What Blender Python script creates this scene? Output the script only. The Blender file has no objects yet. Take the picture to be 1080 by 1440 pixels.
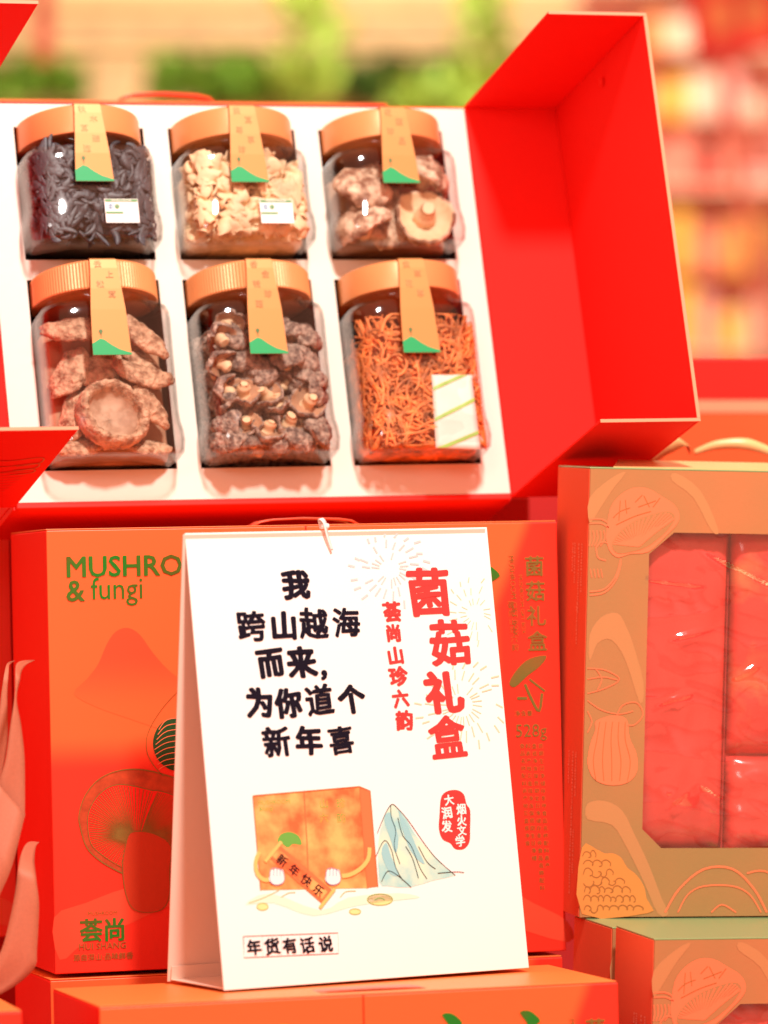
import bpy, bmesh, math, random, re
from mathutils import Matrix, Vector, Euler, noise
from mathutils.geometry import tessellate_polygon
random.seed(7)
rad = math.radians
SC = bpy.context.scene
COL = SC.collection

# ------------------------------------------------------------------ camera, world, lamps
# all poses are given in a frame with the lens at the origin looking along +Y; G levels that frame on the shop floor
G = Matrix.Translation((0, 0, 1.2)) @ (Euler((rad(-1.5), rad(-.9), 0)).to_matrix().to_4x4()).inverted()
FPX = 6000.0

cam_d = bpy.data.cameras.new("camera")
cam = bpy.data.objects.new("camera", cam_d)
COL.objects.link(cam)
cam.matrix_world = G @ Euler((rad(90), 0, 0)).to_matrix().to_4x4()
cam_d.sensor_fit = 'HORIZONTAL'
cam_d.sensor_width = 24
cam_d.lens = 24 * FPX / 1080
cam_d.clip_start = .1
cam_d.clip_end = 60
cam_d.dof.use_dof = True
cam_d.dof.focus_distance = 3.15
cam_d.dof.aperture_fstop = 3.3
cam_d.dof.aperture_blades = 9
SC.camera = cam

world = bpy.data.worlds.new("World")
SC.world = world
world.use_nodes = True
world.node_tree.nodes['Background'].inputs[0].default_value = (1.0, .36, .21, 1)
world.node_tree.nodes['Background'].inputs[1].default_value = 1.05

def area(name, loc, target, size, power, color=(1, 1, 1)):
    l = bpy.data.lights.new(name, 'AREA')
    l.shape = 'DISK'; l.size = size; l.energy = power; l.color = color
    o = bpy.data.objects.new(name, l); COL.objects.link(o)
    d = Vector(target) - Vector(loc)
    M = Matrix.Translation(loc) @ d.to_track_quat('-Z', 'Y').to_matrix().to_4x4()
    o.matrix_world = G @ M
    return o
area('ceiling_spotlight', (.52, 1.35, 2.40), (0, 3.1, 0), .30, 124, (1, .965, .925))
area('front_fill_light', (-.9, -.6, 1.7), (0, 3.1, 0), .9, 22, (1, .97, .93))  # unseen fill lamp, added at the front left to lift the shaded sides
area('hall_light', (.3, 9.3, 3.2), (.2, 11.2, 0), 2.0, 185, (1, .95, .85))

vs = SC.view_settings
vs.view_transform = 'Standard'; vs.look = 'None'; vs.gamma = 1; vs.exposure = 0.06
SC.cycles.max_bounces = 10
SC.cycles.transparent_max_bounces = 24
SC.cycles.glossy_bounces = 5
SC.cycles.use_denoising = True
SC.cycles.caustics_reflective = False
SC.cycles.caustics_refractive = False
SC.cycles.sample_clamp_indirect = 6

# ------------------------------------------------------------------ materials
def srgb(r, g, b):
    f = lambda c: (c/255/12.92) if c/255 <= .04045 else ((c/255+.055)/1.055)**2.4
    return (f(r), f(g), f(b), 1)

def mat(name, col, rough=.5, metal=0, bump=0, bscale=400, var=0, vscale=30, coat=0, spec=.5, emit=0, trans=0):
    m = bpy.data.materials.new(name); m.use_nodes = True
    nt = m.node_tree; b = nt.nodes['Principled BSDF']
    b.inputs['Base Color'].default_value = col
    b.inputs['Roughness'].default_value = rough
    b.inputs['Metallic'].default_value = metal
    b.inputs['Coat Weight'].default_value = coat
    b.inputs['Coat Roughness'].default_value = .15
    b.inputs['Specular IOR Level'].default_value = spec
    if trans: b.inputs['Transmission Weight'].default_value = trans
    if bump or var:
        tc = nt.nodes.new('ShaderNodeTexCoord')
    if bump:
        n = nt.nodes.new('ShaderNodeTexNoise'); n.inputs['Scale'].default_value = bscale; n.inputs['Detail'].default_value = 4
        nt.links.new(tc.outputs['Object'], n.inputs['Vector'])
        bp = nt.nodes.new('ShaderNodeBump'); bp.inputs['Strength'].default_value = bump; bp.inputs['Distance'].default_value = .001
        nt.links.new(n.outputs['Fac'], bp.inputs['Height']); nt.links.new(bp.outputs['Normal'], b.inputs['Normal'])
    if var:
        n2 = nt.nodes.new('ShaderNodeTexNoise'); n2.inputs['Scale'].default_value = vscale; n2.inputs['Detail'].default_value = 5
        nt.links.new(tc.outputs['Object'], n2.inputs['Vector'])
        mr = nt.nodes.new('ShaderNodeMapRange'); mr.inputs[1].default_value = .3; mr.inputs[2].default_value = .7
        mr.inputs[3].default_value = 1-var; mr.inputs[4].default_value = 1+var
        nt.links.new(n2.outputs['Fac'], mr.inputs[0])
        mx = nt.nodes.new('ShaderNodeMix'); mx.data_type = 'RGBA'; mx.blend_type = 'MULTIPLY'; mx.inputs[0].default_value = 1
        mx.inputs[6].default_value = col
        nt.links.new(mr.outputs[0], mx.inputs[7]); nt.links.new(mx.outputs[2], b.inputs['Base Color'])
    return m

def two_tone(name, c1, c2, scale=60, rough=.7, bump=.4, bscale=300, lo=.4, hi=.6, kind='noise', metal=0, dist=.002):
    m = mat(name, c1, rough, metal)
    nt = m.node_tree; b = nt.nodes['Principled BSDF']
    tc = nt.nodes.new('ShaderNodeTexCoord')
    if kind == 'noise':
        n = nt.nodes.new('ShaderNodeTexNoise'); n.inputs['Detail'].default_value = 6; out = n.outputs['Fac']
    else:
        n = nt.nodes.new('ShaderNodeTexVoronoi'); n.feature = 'DISTANCE_TO_EDGE'; out = n.outputs['Distance']
    n.inputs['Scale'].default_value = scale
    nt.links.new(tc.outputs['Object'], n.inputs['Vector'])
    r = nt.nodes.new('ShaderNodeValToRGB'); r.color_ramp.elements[0].position = lo; r.color_ramp.elements[1].position = hi
    r.color_ramp.elements[0].color = c1; r.color_ramp.elements[1].color = c2
    nt.links.new(out, r.inputs[0]); nt.links.new(r.outputs[0], b.inputs['Base Color'])
    n3 = nt.nodes.new('ShaderNodeTexNoise'); n3.inputs['Scale'].default_value = bscale; n3.inputs['Detail'].default_value = 5
    nt.links.new(tc.outputs['Object'], n3.inputs['Vector'])
    bp = nt.nodes.new('ShaderNodeBump'); bp.inputs['Strength'].default_value = bump; bp.inputs['Distance'].default_value = dist
    nt.links.new(n3.outputs['Fac'], bp.inputs['Height']); nt.links.new(bp.outputs['Normal'], b.inputs['Normal'])
    return m

def clear(name, tint, ior=1.45, rough=.07, wav=.25, wscale=25, base=0.02):
    """thin clear plastic wall: see-through with fresnel gloss"""
    m = bpy.data.materials.new(name); m.use_nodes = True; nt = m.node_tree
    for n in list(nt.nodes): nt.nodes.remove(n)
    out = nt.nodes.new('ShaderNodeOutputMaterial'); mix = nt.nodes.new('ShaderNodeMixShader')
    tr = nt.nodes.new('ShaderNodeBsdfTransparent'); tr.inputs[0].default_value = tint
    gl = nt.nodes.new('ShaderNodeBsdfGlossy'); gl.inputs['Roughness'].default_value = rough
    fr = nt.nodes.new('ShaderNodeFresnel'); fr.inputs[0].default_value = ior
    ad = nt.nodes.new('ShaderNodeMath'); ad.operation = 'ADD'; ad.inputs[1].default_value = base; ad.use_clamp = True
    tc = nt.nodes.new('ShaderNodeTexCoord'); n = nt.nodes.new('ShaderNodeTexNoise'); n.inputs['Scale'].default_value = wscale
    n.inputs['Detail'].default_value = 2
    bp = nt.nodes.new('ShaderNodeBump'); bp.inputs['Strength'].default_value = wav; bp.inputs['Distance'].default_value = .004
    L = nt.links.new
    ge = nt.nodes.new('ShaderNodeNewGeometry'); ma = nt.nodes.new('ShaderNodeMath'); ma.operation = 'MULTIPLY_ADD'
    ma.inputs[1].default_value = 1/ior-ior; ma.inputs[2].default_value = ior
    L(ge.outputs['Backfacing'], ma.inputs[0]); L(ma.outputs[0], fr.inputs[0])
    L(tc.outputs['Object'], n.inputs['Vector']); L(n.outputs['Fac'], bp.inputs['Height'])
    L(bp.outputs['Normal'], gl.inputs['Normal']); L(fr.outputs[0], ad.inputs[0]); L(ad.outputs[0], mix.inputs[0])
    L(tr.outputs[0], mix.inputs[1]); L(gl.outputs[0], mix.inputs[2]); L(mix.outputs[0], out.inputs[0])
    return m

M = {}
M['orange'] = mat('orange_paper', (.86, .13, .028, 1), .42, bump=.08, bscale=900)
M['red'] = mat('red_paper', (.87, .018, .009, 1), .55, spec=.3, bump=.08, bscale=900)
M['red_in'] = mat('red_liner', (.90, .016, .010, 1), .75, spec=.2, bump=.06, bscale=700)
M['topo'] = mat('orange_top_paper', (.88, .22, .045, 1), .42, bump=.08, bscale=900)
M['edge'] = mat('board_edge', (.9, .30, .16, 1), .6)
M['redprint'] = mat('mountain_print', (.87, .102, .028, 1), .42)
M['redprint2'] = mat('mountain_print_deep', (.86, .075, .03, 1), .42)
M['tray'] = mat('white_tray', (.81, .75, .64, 1), .42, bump=.10, bscale=120, coat=.15)
M['hole'] = mat('dark_cutout', (.045, .018, .012, 1), .8)
M['lid'] = mat('copper_lid', (.76, .31, .11, 1), .38, metal=.15, bump=.08, bscale=500)
M['strip'] = mat('gold_strip', (.62, .27, .075, 1), .38, metal=.2)
M['foil'] = mat('strip_foil', (.95, .75, .40, 1), .15, metal=.8)
M['stripink'] = mat('strip_ink', (.42, .22, .07, 1), .4)
M['green'] = mat('green_print', (.0, .36, .10, 1), .45)
M['white'] = mat('white_paper', (.88, .86, .82, 1), .6, bump=.05, bscale=900)
M['cardback'] = mat('bounce_tinted_board', (.82, .60, .48, 1), .6, bump=.05, bscale=900)  # rear of the white card; red bounce is put into its peach colour
M['ink'] = mat('black_ink', (.008, .006, .014, 1), .85, spec=.12)
M['redink'] = mat('red_ink', (.78, .03, .025, 1), .6)
M['greyink'] = mat('grey_wash', (.62, .57, .56, 1), .7)
M['tanink'] = mat('tan_wash', (.74, .60, .40, 1), .7)
M['greenfoil'] = two_tone('green_foil', (.02, .30, .03, 1), (.16, .12, .02, 1), scale=14, rough=.3, bump=.0, metal=.45, lo=.42, hi=.62)
M['foildk'] = mat('dark_green_foil', (.02, .10, .03, 1), .3, metal=.3)
M['bronze'] = two_tone('bronze_foil', (.42, .13, .03, 1), (.20, .20, .04, 1), scale=9, rough=.35, bump=0, metal=.35, lo=.4, hi=.65)
M['capfoil'] = mat('brown_foil_band', (.52, .07, .02, 1), .4, metal=.2, var=.25, vscale=120)
M['stemfoil'] = mat('brown_foil_stem', (.60, .055, .016, 1), .4, metal=.2)
M['plastic'] = clear('clear_jar_plastic', (.985, .98, .975, 1), ior=1.45, base=.006, wav=.09)
M['film'] = clear('clear_window_film', (.97, .95, .94, 1), wav=1.6, wscale=14, rough=.10, base=.12)
M['strap'] = mat('strap_handle', (.85, .10, .04, 1), .35)
M['ribbon'] = mat('salmon_ribbon', (.50, .165, .09, 1), .6, bump=.35, bscale=2200, var=.05, vscale=500)
M['wood_ear'] = mat('black_fungus', (.058, .060, .068, 1), .45, bump=.5, bscale=350, var=.5, vscale=45)
M['snow'] = mat('beige_fungus', (.86, .64, .38, 1), .6, bump=.5, bscale=300, var=.28, vscale=40)
M['strand'] = mat('orange_strands', (.80, .24, .06, 1), .5, bump=.6, bscale=500, var=.6, vscale=110)
M['cap_s'] = two_tone('shiitake_cap', (.11, .065, .05, 1), (.50, .36, .27, 1), scale=230, lo=.38, hi=.62, bump=1, bscale=420, dist=.003)
M['gill_s'] = mat('shiitake_gills', (.42, .22, .12, 1), .75, bump=.5, bscale=300, var=.3)
M['stem_s'] = mat('shiitake_stem', (.78, .55, .32, 1), .65, bump=.4, bscale=200, var=.15)
M['cap_l'] = two_tone('tan_cap', (.26, .12, .06, 1), (.74, .46, .28, 1), scale=130, lo=.36, hi=.60, bump=1, bscale=230, dist=.005)
M['gill_l'] = mat('tan_gills', (.62, .40, .25, 1), .75, bump=.5, bscale=200, var=.2)
M['cap_b'] = two_tone('flower_cap', (.26, .12, .065, 1), (.78, .56, .38, 1), scale=95, lo=.40, hi=.58, bump=1, bscale=220, dist=.004)
M['packet'] = mat('white_sachet', (.80, .74, .64, 1), .5, bump=.6, bscale=60)
M['lgreen'] = mat('leaf_green_print', (.30, .52, .10, 1), .5)
M['blueink'] = mat('blue_print', (.03, .25, .45, 1), .5)
M['olive'] = two_tone('olive_gold_paper', (.41, .26, .10, 1), (.60, .25, .10, 1), scale=3.2, rough=.38, bump=.05, metal=.25, lo=.42, hi=.60)
M['rside'] = mat('rust_red_paper', (.75, .125, .05, 1), .65, spec=.25)
M['rtop'] = mat('pale_green_foil', (.30, .50, .22, 1), .3, metal=.35)
M['oprint'] = mat('orange_line_print', (.92, .22, .09, 1), .5)
M['yprint'] = mat('yellow_orange_print', (.70, .27, .06, 1), .5)
M['olineprint'] = mat('olive_line_print', (.38, .14, .03, 1), .5)
M['swoosh'] = mat('pale_swoosh_print', (.58, .29, .115, 1), .4, metal=.2)
M['pack'] = mat('red_vacuum_pack', (.90, .075, .06, 1), .22, bump=1.0, bscale=28, var=.12, coat=.5)
M['yellowr'] = mat('yellow_satin', (.84, .60, .24, 1), .35)
M['cloth'] = mat('red_cloth', (.55, .02, .015, 1), .85, bump=.3, bscale=500)

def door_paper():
    """cover paper: orange above, red below and along the right-hand edge, soft transitions"""
    m = mat('orange_red_cover', (.86, .13, .028, 1), .42, bump=.08, bscale=900)
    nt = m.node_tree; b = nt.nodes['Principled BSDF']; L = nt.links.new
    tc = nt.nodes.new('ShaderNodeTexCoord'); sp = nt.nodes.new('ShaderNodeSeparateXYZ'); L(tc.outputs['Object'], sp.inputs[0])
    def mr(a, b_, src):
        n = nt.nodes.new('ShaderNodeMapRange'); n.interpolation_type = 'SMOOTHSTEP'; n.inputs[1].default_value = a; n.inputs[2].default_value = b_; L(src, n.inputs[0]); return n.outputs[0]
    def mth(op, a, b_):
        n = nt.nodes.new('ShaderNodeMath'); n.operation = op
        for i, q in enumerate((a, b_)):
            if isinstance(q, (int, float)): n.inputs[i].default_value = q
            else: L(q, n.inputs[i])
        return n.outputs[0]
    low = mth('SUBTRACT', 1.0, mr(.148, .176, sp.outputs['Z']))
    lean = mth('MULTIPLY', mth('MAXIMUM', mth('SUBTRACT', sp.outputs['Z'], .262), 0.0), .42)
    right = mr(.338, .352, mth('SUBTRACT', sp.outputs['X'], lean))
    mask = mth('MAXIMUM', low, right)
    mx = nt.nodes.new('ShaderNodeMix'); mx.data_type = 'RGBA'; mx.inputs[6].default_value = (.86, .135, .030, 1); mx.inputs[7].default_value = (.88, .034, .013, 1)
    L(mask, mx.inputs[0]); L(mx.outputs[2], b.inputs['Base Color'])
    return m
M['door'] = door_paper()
def mountain_ink():
    m = mat('mountain_ink', (.87, .09, .028, 1), .42); nt = m.node_tree; L = nt.links.new
    tc = nt.nodes.new('ShaderNodeTexCoord'); sp = nt.nodes.new('ShaderNodeSeparateXYZ'); L(tc.outputs['Object'], sp.inputs[0])
    n = nt.nodes.new('ShaderNodeMapRange'); n.interpolation_type = 'SMOOTHSTEP'; n.inputs[1].default_value = .190; n.inputs[2].default_value = .236; L(sp.outputs['Z'], n.inputs[0])
    mx = nt.nodes.new('ShaderNodeMix'); mx.data_type = 'RGBA'; mx.inputs[6].default_value = (.86, .132, .030, 1); mx.inputs[7].default_value = (.87, .078, .024, 1)
    L(n.outputs[0], mx.inputs[0]); L(mx.outputs[2], nt.nodes['Principled BSDF'].inputs['Base Color'])
    return m
M['mountain'] = mountain_ink()
M['stickgreen'] = mat('sticker_green', (.10, .30, .09, 1), .5)
M['pack2'] = two_tone('red_pack_with_food', (.90, .075, .06, 1), (.85, .26, .10, 1), scale=22, rough=.22, bump=1, bscale=28, lo=.5, hi=.7)

# ------------------------------------------------------------------ builders
def finish(name, me, material, parent=None, smooth=False):
    if material is not None:
        for x in (material if isinstance(material, (list, tuple)) else [material]): me.materials.append(x)
    if smooth:
        for p in me.polygons: p.use_smooth = True
    o = bpy.data.objects.new(name, me); COL.objects.link(o)
    if parent is not None: o.parent = parent
    return o

def mk(name, v, f, material, parent=None, smooth=False):
    me = bpy.data.meshes.new(name); me.from_pydata([tuple(a) for a in v], [], f); me.update()
    return finish(name, me, material, parent, smooth)

def tag(o, label=None, cat=None, group=None, kind=None):
    if label: o['label'] = label
    if cat: o['category'] = cat
    if group: o['group'] = group
    if kind: o['kind'] = kind
    return o

def pose(rx, ry, rz, loc):
    return Matrix.Translation(loc) @ Euler((rad(rx), rad(ry), rad(rz))).to_matrix().to_4x4()

def thing(name, label, cat, mtx, group=None):
    o = bpy.data.objects.new(name, None); COL.objects.link(o)
    o.empty_display_size = .02
    o.matrix_world = G @ mtx
    return tag(o, label, cat, group)

def copy_tree(o, parent=None):
    c = o.copy(); COL.objects.link(c)
    if parent is not None:
        c.parent = parent; c.matrix_parent_inverse = o.matrix_parent_inverse
    for ch in [x for x in bpy.data.objects if x.parent == o]:
        copy_tree(ch, c)
    return c

def bm_box(bm, a, b, bevel=0, mtx=None):
    vs_ = [bm.verts.new((x, y, z)) for x in (a[0], b[0]) for y in (a[1], b[1]) for z in (a[2], b[2])]
    fs = [(0, 1, 3, 2), (4, 6, 7, 5), (0, 4, 5, 1), (2, 3, 7, 6), (0, 2, 6, 4), (1, 5, 7, 3)]
    faces = [bm.faces.new([vs_[i] for i in q]) for q in fs]
    if bevel:
        es = list({e for f in faces for e in f.edges})
        r = bmesh.ops.bevel(bm, geom=es, offset=bevel, segments=2, profile=.5, affect='EDGES')
    return vs_

def boxes(name, lst, material, parent=None, bevel=0):
    bm = bmesh.new()
    for a, b in lst:
        t = bmesh.new(); bm_box(t, a, b, bevel)
        if True:
            tm = bpy.data.meshes.new('t'); t.to_mesh(tm); t.free(); bm.from_mesh(tm); bpy.data.meshes.remove(tm)
    bmesh.ops.recalc_face_normals(bm, faces=bm.faces)
    me = bpy.data.meshes.new(name); bm.to_mesh(me); bm.free()
    return finish(name, me, material, parent)

class Sheet:
    """a print surface: local frame with printed face at y = y0; art is placed by where it shows in the photo"""
    def __init__(s, mtx, y0=0.0): s.m = mtx; s.inv = mtx.inverted(); s.y0 = y0
    def at(s, px, py):
        d = Vector(((px-540)/FPX, 1, -(py-720)/FPX))
        dl = s.inv.to_3x3() @ d; ol = s.inv @ Vector((0, 0, 0))
        t = (s.y0-ol.y)/dl.y
        p = ol + t*dl
        return (p.x, p.z)
    def px(s, x0, y0):   # metres per photo pixel there
        a = s.at(x0, y0); b = s.at(x0, y0+10)
        return abs(b[1]-a[1])/10

def smooth_pts(pts, closed=True, n=4):
    out = []; L = len(pts)
    rng = range(L if closed else L-1)
    for i in rng:
        p0 = pts[(i-1) % L] if closed or i > 0 else pts[i]
        p1 = pts[i]; p2 = pts[(i+1) % L]
        p3 = pts[(i+2) % L] if closed or i+2 < L else p2
        for k in range(n):
            t = k/n
            out.append(tuple(.5*((2*p1[j])+(-p0[j]+p2[j])*t+(2*p0[j]-5*p1[j]+4*p2[j]-p3[j])*t*t+(-p0[j]+3*p1[j]-3*p2[j]+p3[j])*t**3) for j in (0, 1)))
    if not closed: out.append(pts[-1])
    return out

class Art:
    """collects flat printed shapes of one ink into one mesh"""
    def __init__(s, sheet, layer=1): s.S = sheet; s.v = []; s.f = []; s.starts = []; s.yb = sheet.y0 - .00018*layer; s.k = 0
    @property
    def y(s):
        s.k += 1
        return s.yb - .0000022*(s.k % 60)
    def poly(s, pts, smooth=0, px=True):
        if smooth: pts = smooth_pts(pts, True, smooth)
        q = [s.S.at(*p) for p in pts] if px else pts
        b = len(s.v); s.starts.append(b)
        y = s.y; s.v += [(x, y, z) for x, z in q]
        for t in tessellate_polygon([[Vector((x, 0, z)) for x, z in q]]):
            s.f.append(tuple(b+i for i in t))
        return s
    def line(s, pts, w, smooth=4, px=True, taper=False):
        if smooth and len(pts) > 2: pts = smooth_pts(pts, False, smooth)
        if px:
            m = s.S.px(*pts[0]); q = [s.S.at(*p) for p in pts]; w = w*m
        else: q = pts
        b = len(s.v); n = len(q); s.starts.append(b); y = s.y
        for i, (x, z) in enumerate(q):
            a = q[max(0, i-1)]; c = q[min(n-1, i+1)]
            dx, dz = c[0]-a[0], c[1]-a[1]; l = math.hypot(dx, dz) or 1
            ww = w*(.5 if not taper else .5*(1-.85*i/(n-1)))
            s.v += [(x-dz/l*ww, y, z+dx/l*ww), (x+dz/l*ww, y, z-dx/l*ww)]
        for i in range(n-1):
            s.f.append((b+2*i, b+2*i+1, b+2*i+3, b+2*i+2))
        return s
    def ell(s, cx, cy, rx, ry, n=24):
        return s.poly([(cx+rx*math.cos(2*math.pi*i/n), cy+ry*math.sin(2*math.pi*i/n)) for i in range(n)])
    def glyph(s, ch, cx, cy, h, bold=.02, rot=0, sx=1.0, jit=0, px=True, font_res=2, sy=1.0):
        """one character or word centred on (cx, cy), em height h photo pixels"""
        if px: x0, z0 = s.S.at(cx, cy); em = h*s.S.px(cx, cy)
        else: x0, z0 = cx, cy; em = h
        vs_, fs = glyph_mesh(ch, 0, font_res)
        if bold > .004:
            offs = [(0, 0)]+[(bold*1.15*math.cos(math.pi*2*q/10), bold*.85*math.sin(math.pi*2*q/10)) for q in range(10)]
        else: offs = [(0, 0)]
        xs = [p[0] for p in vs_]; zs = [p[1] for p in vs_]
        mx, mz = (min(xs)+max(xs))/2, (min(zs)+max(zs))/2
        c, sn = math.cos(rot), math.sin(rot)
        yg = s.yb
        for lay, (ox, oz) in enumerate(offs):
            b = len(s.v)
            for x, z in vs_:
                u, w = (x-mx+ox)*em*sx, (z-mz+oz)*em*sy
                if jit:
                    q = noise.noise_vector(Vector((x*2.2, z*2.2, ord(ch[0]) % 97)))
                    u += q.x*jit*em; w += q.y*jit*em
                s.v.append((x0+u*c-w*sn, yg-lay*.000012, z0+u*sn+w*c))
            s.f += [tuple(b+i for i in f) for f in fs]
        return s
    def build_each(s, name, material, parent):
        # every separate shape becomes its own part
        for lo, hi in zip(s.starts, s.starts[1:]+[len(s.v)]):
            fs = [tuple(i-lo for i in f) for f in s.f if lo <= f[0] < hi]
            mk(name, s.v[lo:hi], fs, material, parent)
    def build(s, name, material, parent):
        o = mk(name, s.v, s.f, material, parent)
        if re.search('line|gill|firework|divider|shade|text|outline|small|brush|lettering', name): o['kind'] = 'stuff' if 'lettering' not in name else 'thing'
        if o.get('kind') == 'thing': del o['kind']
        return o

_gc = {}
def glyph_mesh(ch, bold, res):
    k = (ch, bold, res)
    if k not in _gc:
        cu = bpy.data.curves.new('g', 'FONT'); cu.body = ch; cu.offset = bold; cu.resolution_u = res
        o = bpy.data.objects.new('g', cu); COL.objects.link(o)
        me = bpy.data.meshes.new_from_object(o.evaluated_get(bpy.context.evaluated_depsgraph_get()))
        _gc[k] = ([(v.co.x, v.co.y) for v in me.vertices], [tuple(p.vertices) for p in me.polygons])
        bpy.data.objects.remove(o); bpy.data.curves.remove(cu); bpy.data.meshes.remove(me)
    return _gc[k]

def ribbon_mesh(name, pts, width_dir, w, material, parent=None, n=6, thick=.0004):
    """strip swept along 3-D points, width w (per point) along width_dir (per point)"""
    P = []
    L = len(pts)
    for i in range(L-1):
        p0 = Vector(pts[max(0, i-1)]); p1 = Vector(pts[i]); p2 = Vector(pts[i+1]); p3 = Vector(pts[min(L-1, i+2)])
        for k in range(n):
            t = k/n
            p = .5*((2*p1)+(-p0+p2)*t+(2*p0-5*p1+4*p2-p3)*t*t+(-p0+3*p1-3*p2+p3)*t**3)
            wd = Vector(width_dir[i]).lerp(Vector(width_dir[i+1]), t).normalized()
            P.append((p, wd, w[i]*(1-t)+w[i+1]*t))
    P.append((Vector(pts[-1]), Vector(width_dir[-1]).normalized(), w[-1]))
    v = []; f = []
    for p, wd, ww in P:
        v += [p-wd*ww/2, p+wd*ww/2]
    for i in range(len(P)-1): f.append((2*i, 2*i+1, 2*i+3, 2*i+2))
    o = mk(name, v, f, material, parent, True)
    s = o.modifiers.new('thickness', 'SOLIDIFY'); s.thickness = thick
    return o

# ------------------------------------------------------------------ the setting: table, tier, far wall
def at(px, py, y):   # where a photo pixel lies at depth y (lens frame)
    return Vector(((px-540)/FPX*y, y, -(py-720)/FPX*y))

def bx_thing(name, label, cat, mtx, lst, mt, group=None, bevel=.001, kind=None):
    o = boxes(name, lst, mt, None, bevel); o.matrix_world = G @ mtx
    return tag(o, label, cat, group, kind)

GR = pose(-1.5, -.9, 0, (0, 0, 0))
bx_thing('display_table', None, None, GR, [((-1.2, 2.5, -.80), (1.6, 3.89, -.600)), ((-.30, 2.78, -.5995), (.30, 3.02, -.573)), ((.175, 3.02, -.5995), (.66, 3.40, -.568))], M['cloth'], kind='structure', bevel=.004)
bx_thing('display_tier', None, None, GR, [((-.62, 3.52, -.5995), (.12, 3.885, .103))], M['cloth'], kind='structure', bevel=.002)
bx_thing('shop_floor', None, None, GR, [((-6, -2, -1.35), (8, 14, -1.25))], mat('floor', (.5, .42, .34, 1), .4), kind='structure', bevel=0)

bx_thing('display_backdrop', None, None, GR, [((-.9, 3.90, -.7215), (.20, 3.96, .137)), ((.20, 3.90, -.7215), (.75, 3.96, .07))], M['cloth'], kind='structure', bevel=.002)

# ------------------------------------------------------------------ gift box
def gift_box(mtx, label, W=.396, H=.3269, D=.136):
    t = thing('gift_box', label, 'gift box', mtx, 'mushroom gift boxes')
    boxes('body', [((0, .0022, 0), (W, D, H-.0003))], M['red'], t, .0012)
    boxes('top_panel', [((.0004, .0024, H-.0002), (W-.0004, D-.0004, H+.0006))], M['topo'], t, .0002)
    hw = W/2
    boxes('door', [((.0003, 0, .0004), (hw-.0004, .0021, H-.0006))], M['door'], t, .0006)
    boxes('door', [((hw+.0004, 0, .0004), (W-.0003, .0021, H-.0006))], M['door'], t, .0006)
    # flat strap handle on the top
    v = []; xs = [.43*W, .445*W, .47*W, .53*W, .60*W, .625*W, .64*W]; zs = [0.0002, .0035, .0052, .0060, .0050, .0036, .0002]
    for x, z in zip(xs, zs): v += [(x, .05, H+z), (x, .072, H+z)]
    o = mk('strap_handle', v, [(2*i, 2*i+1, 2*i+3, 2*i+2) for i in range(6)], M['strap'], t, True)
    o.modifiers.new('thickness', 'SOLIDIFY').thickness = .0012
    return t

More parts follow.
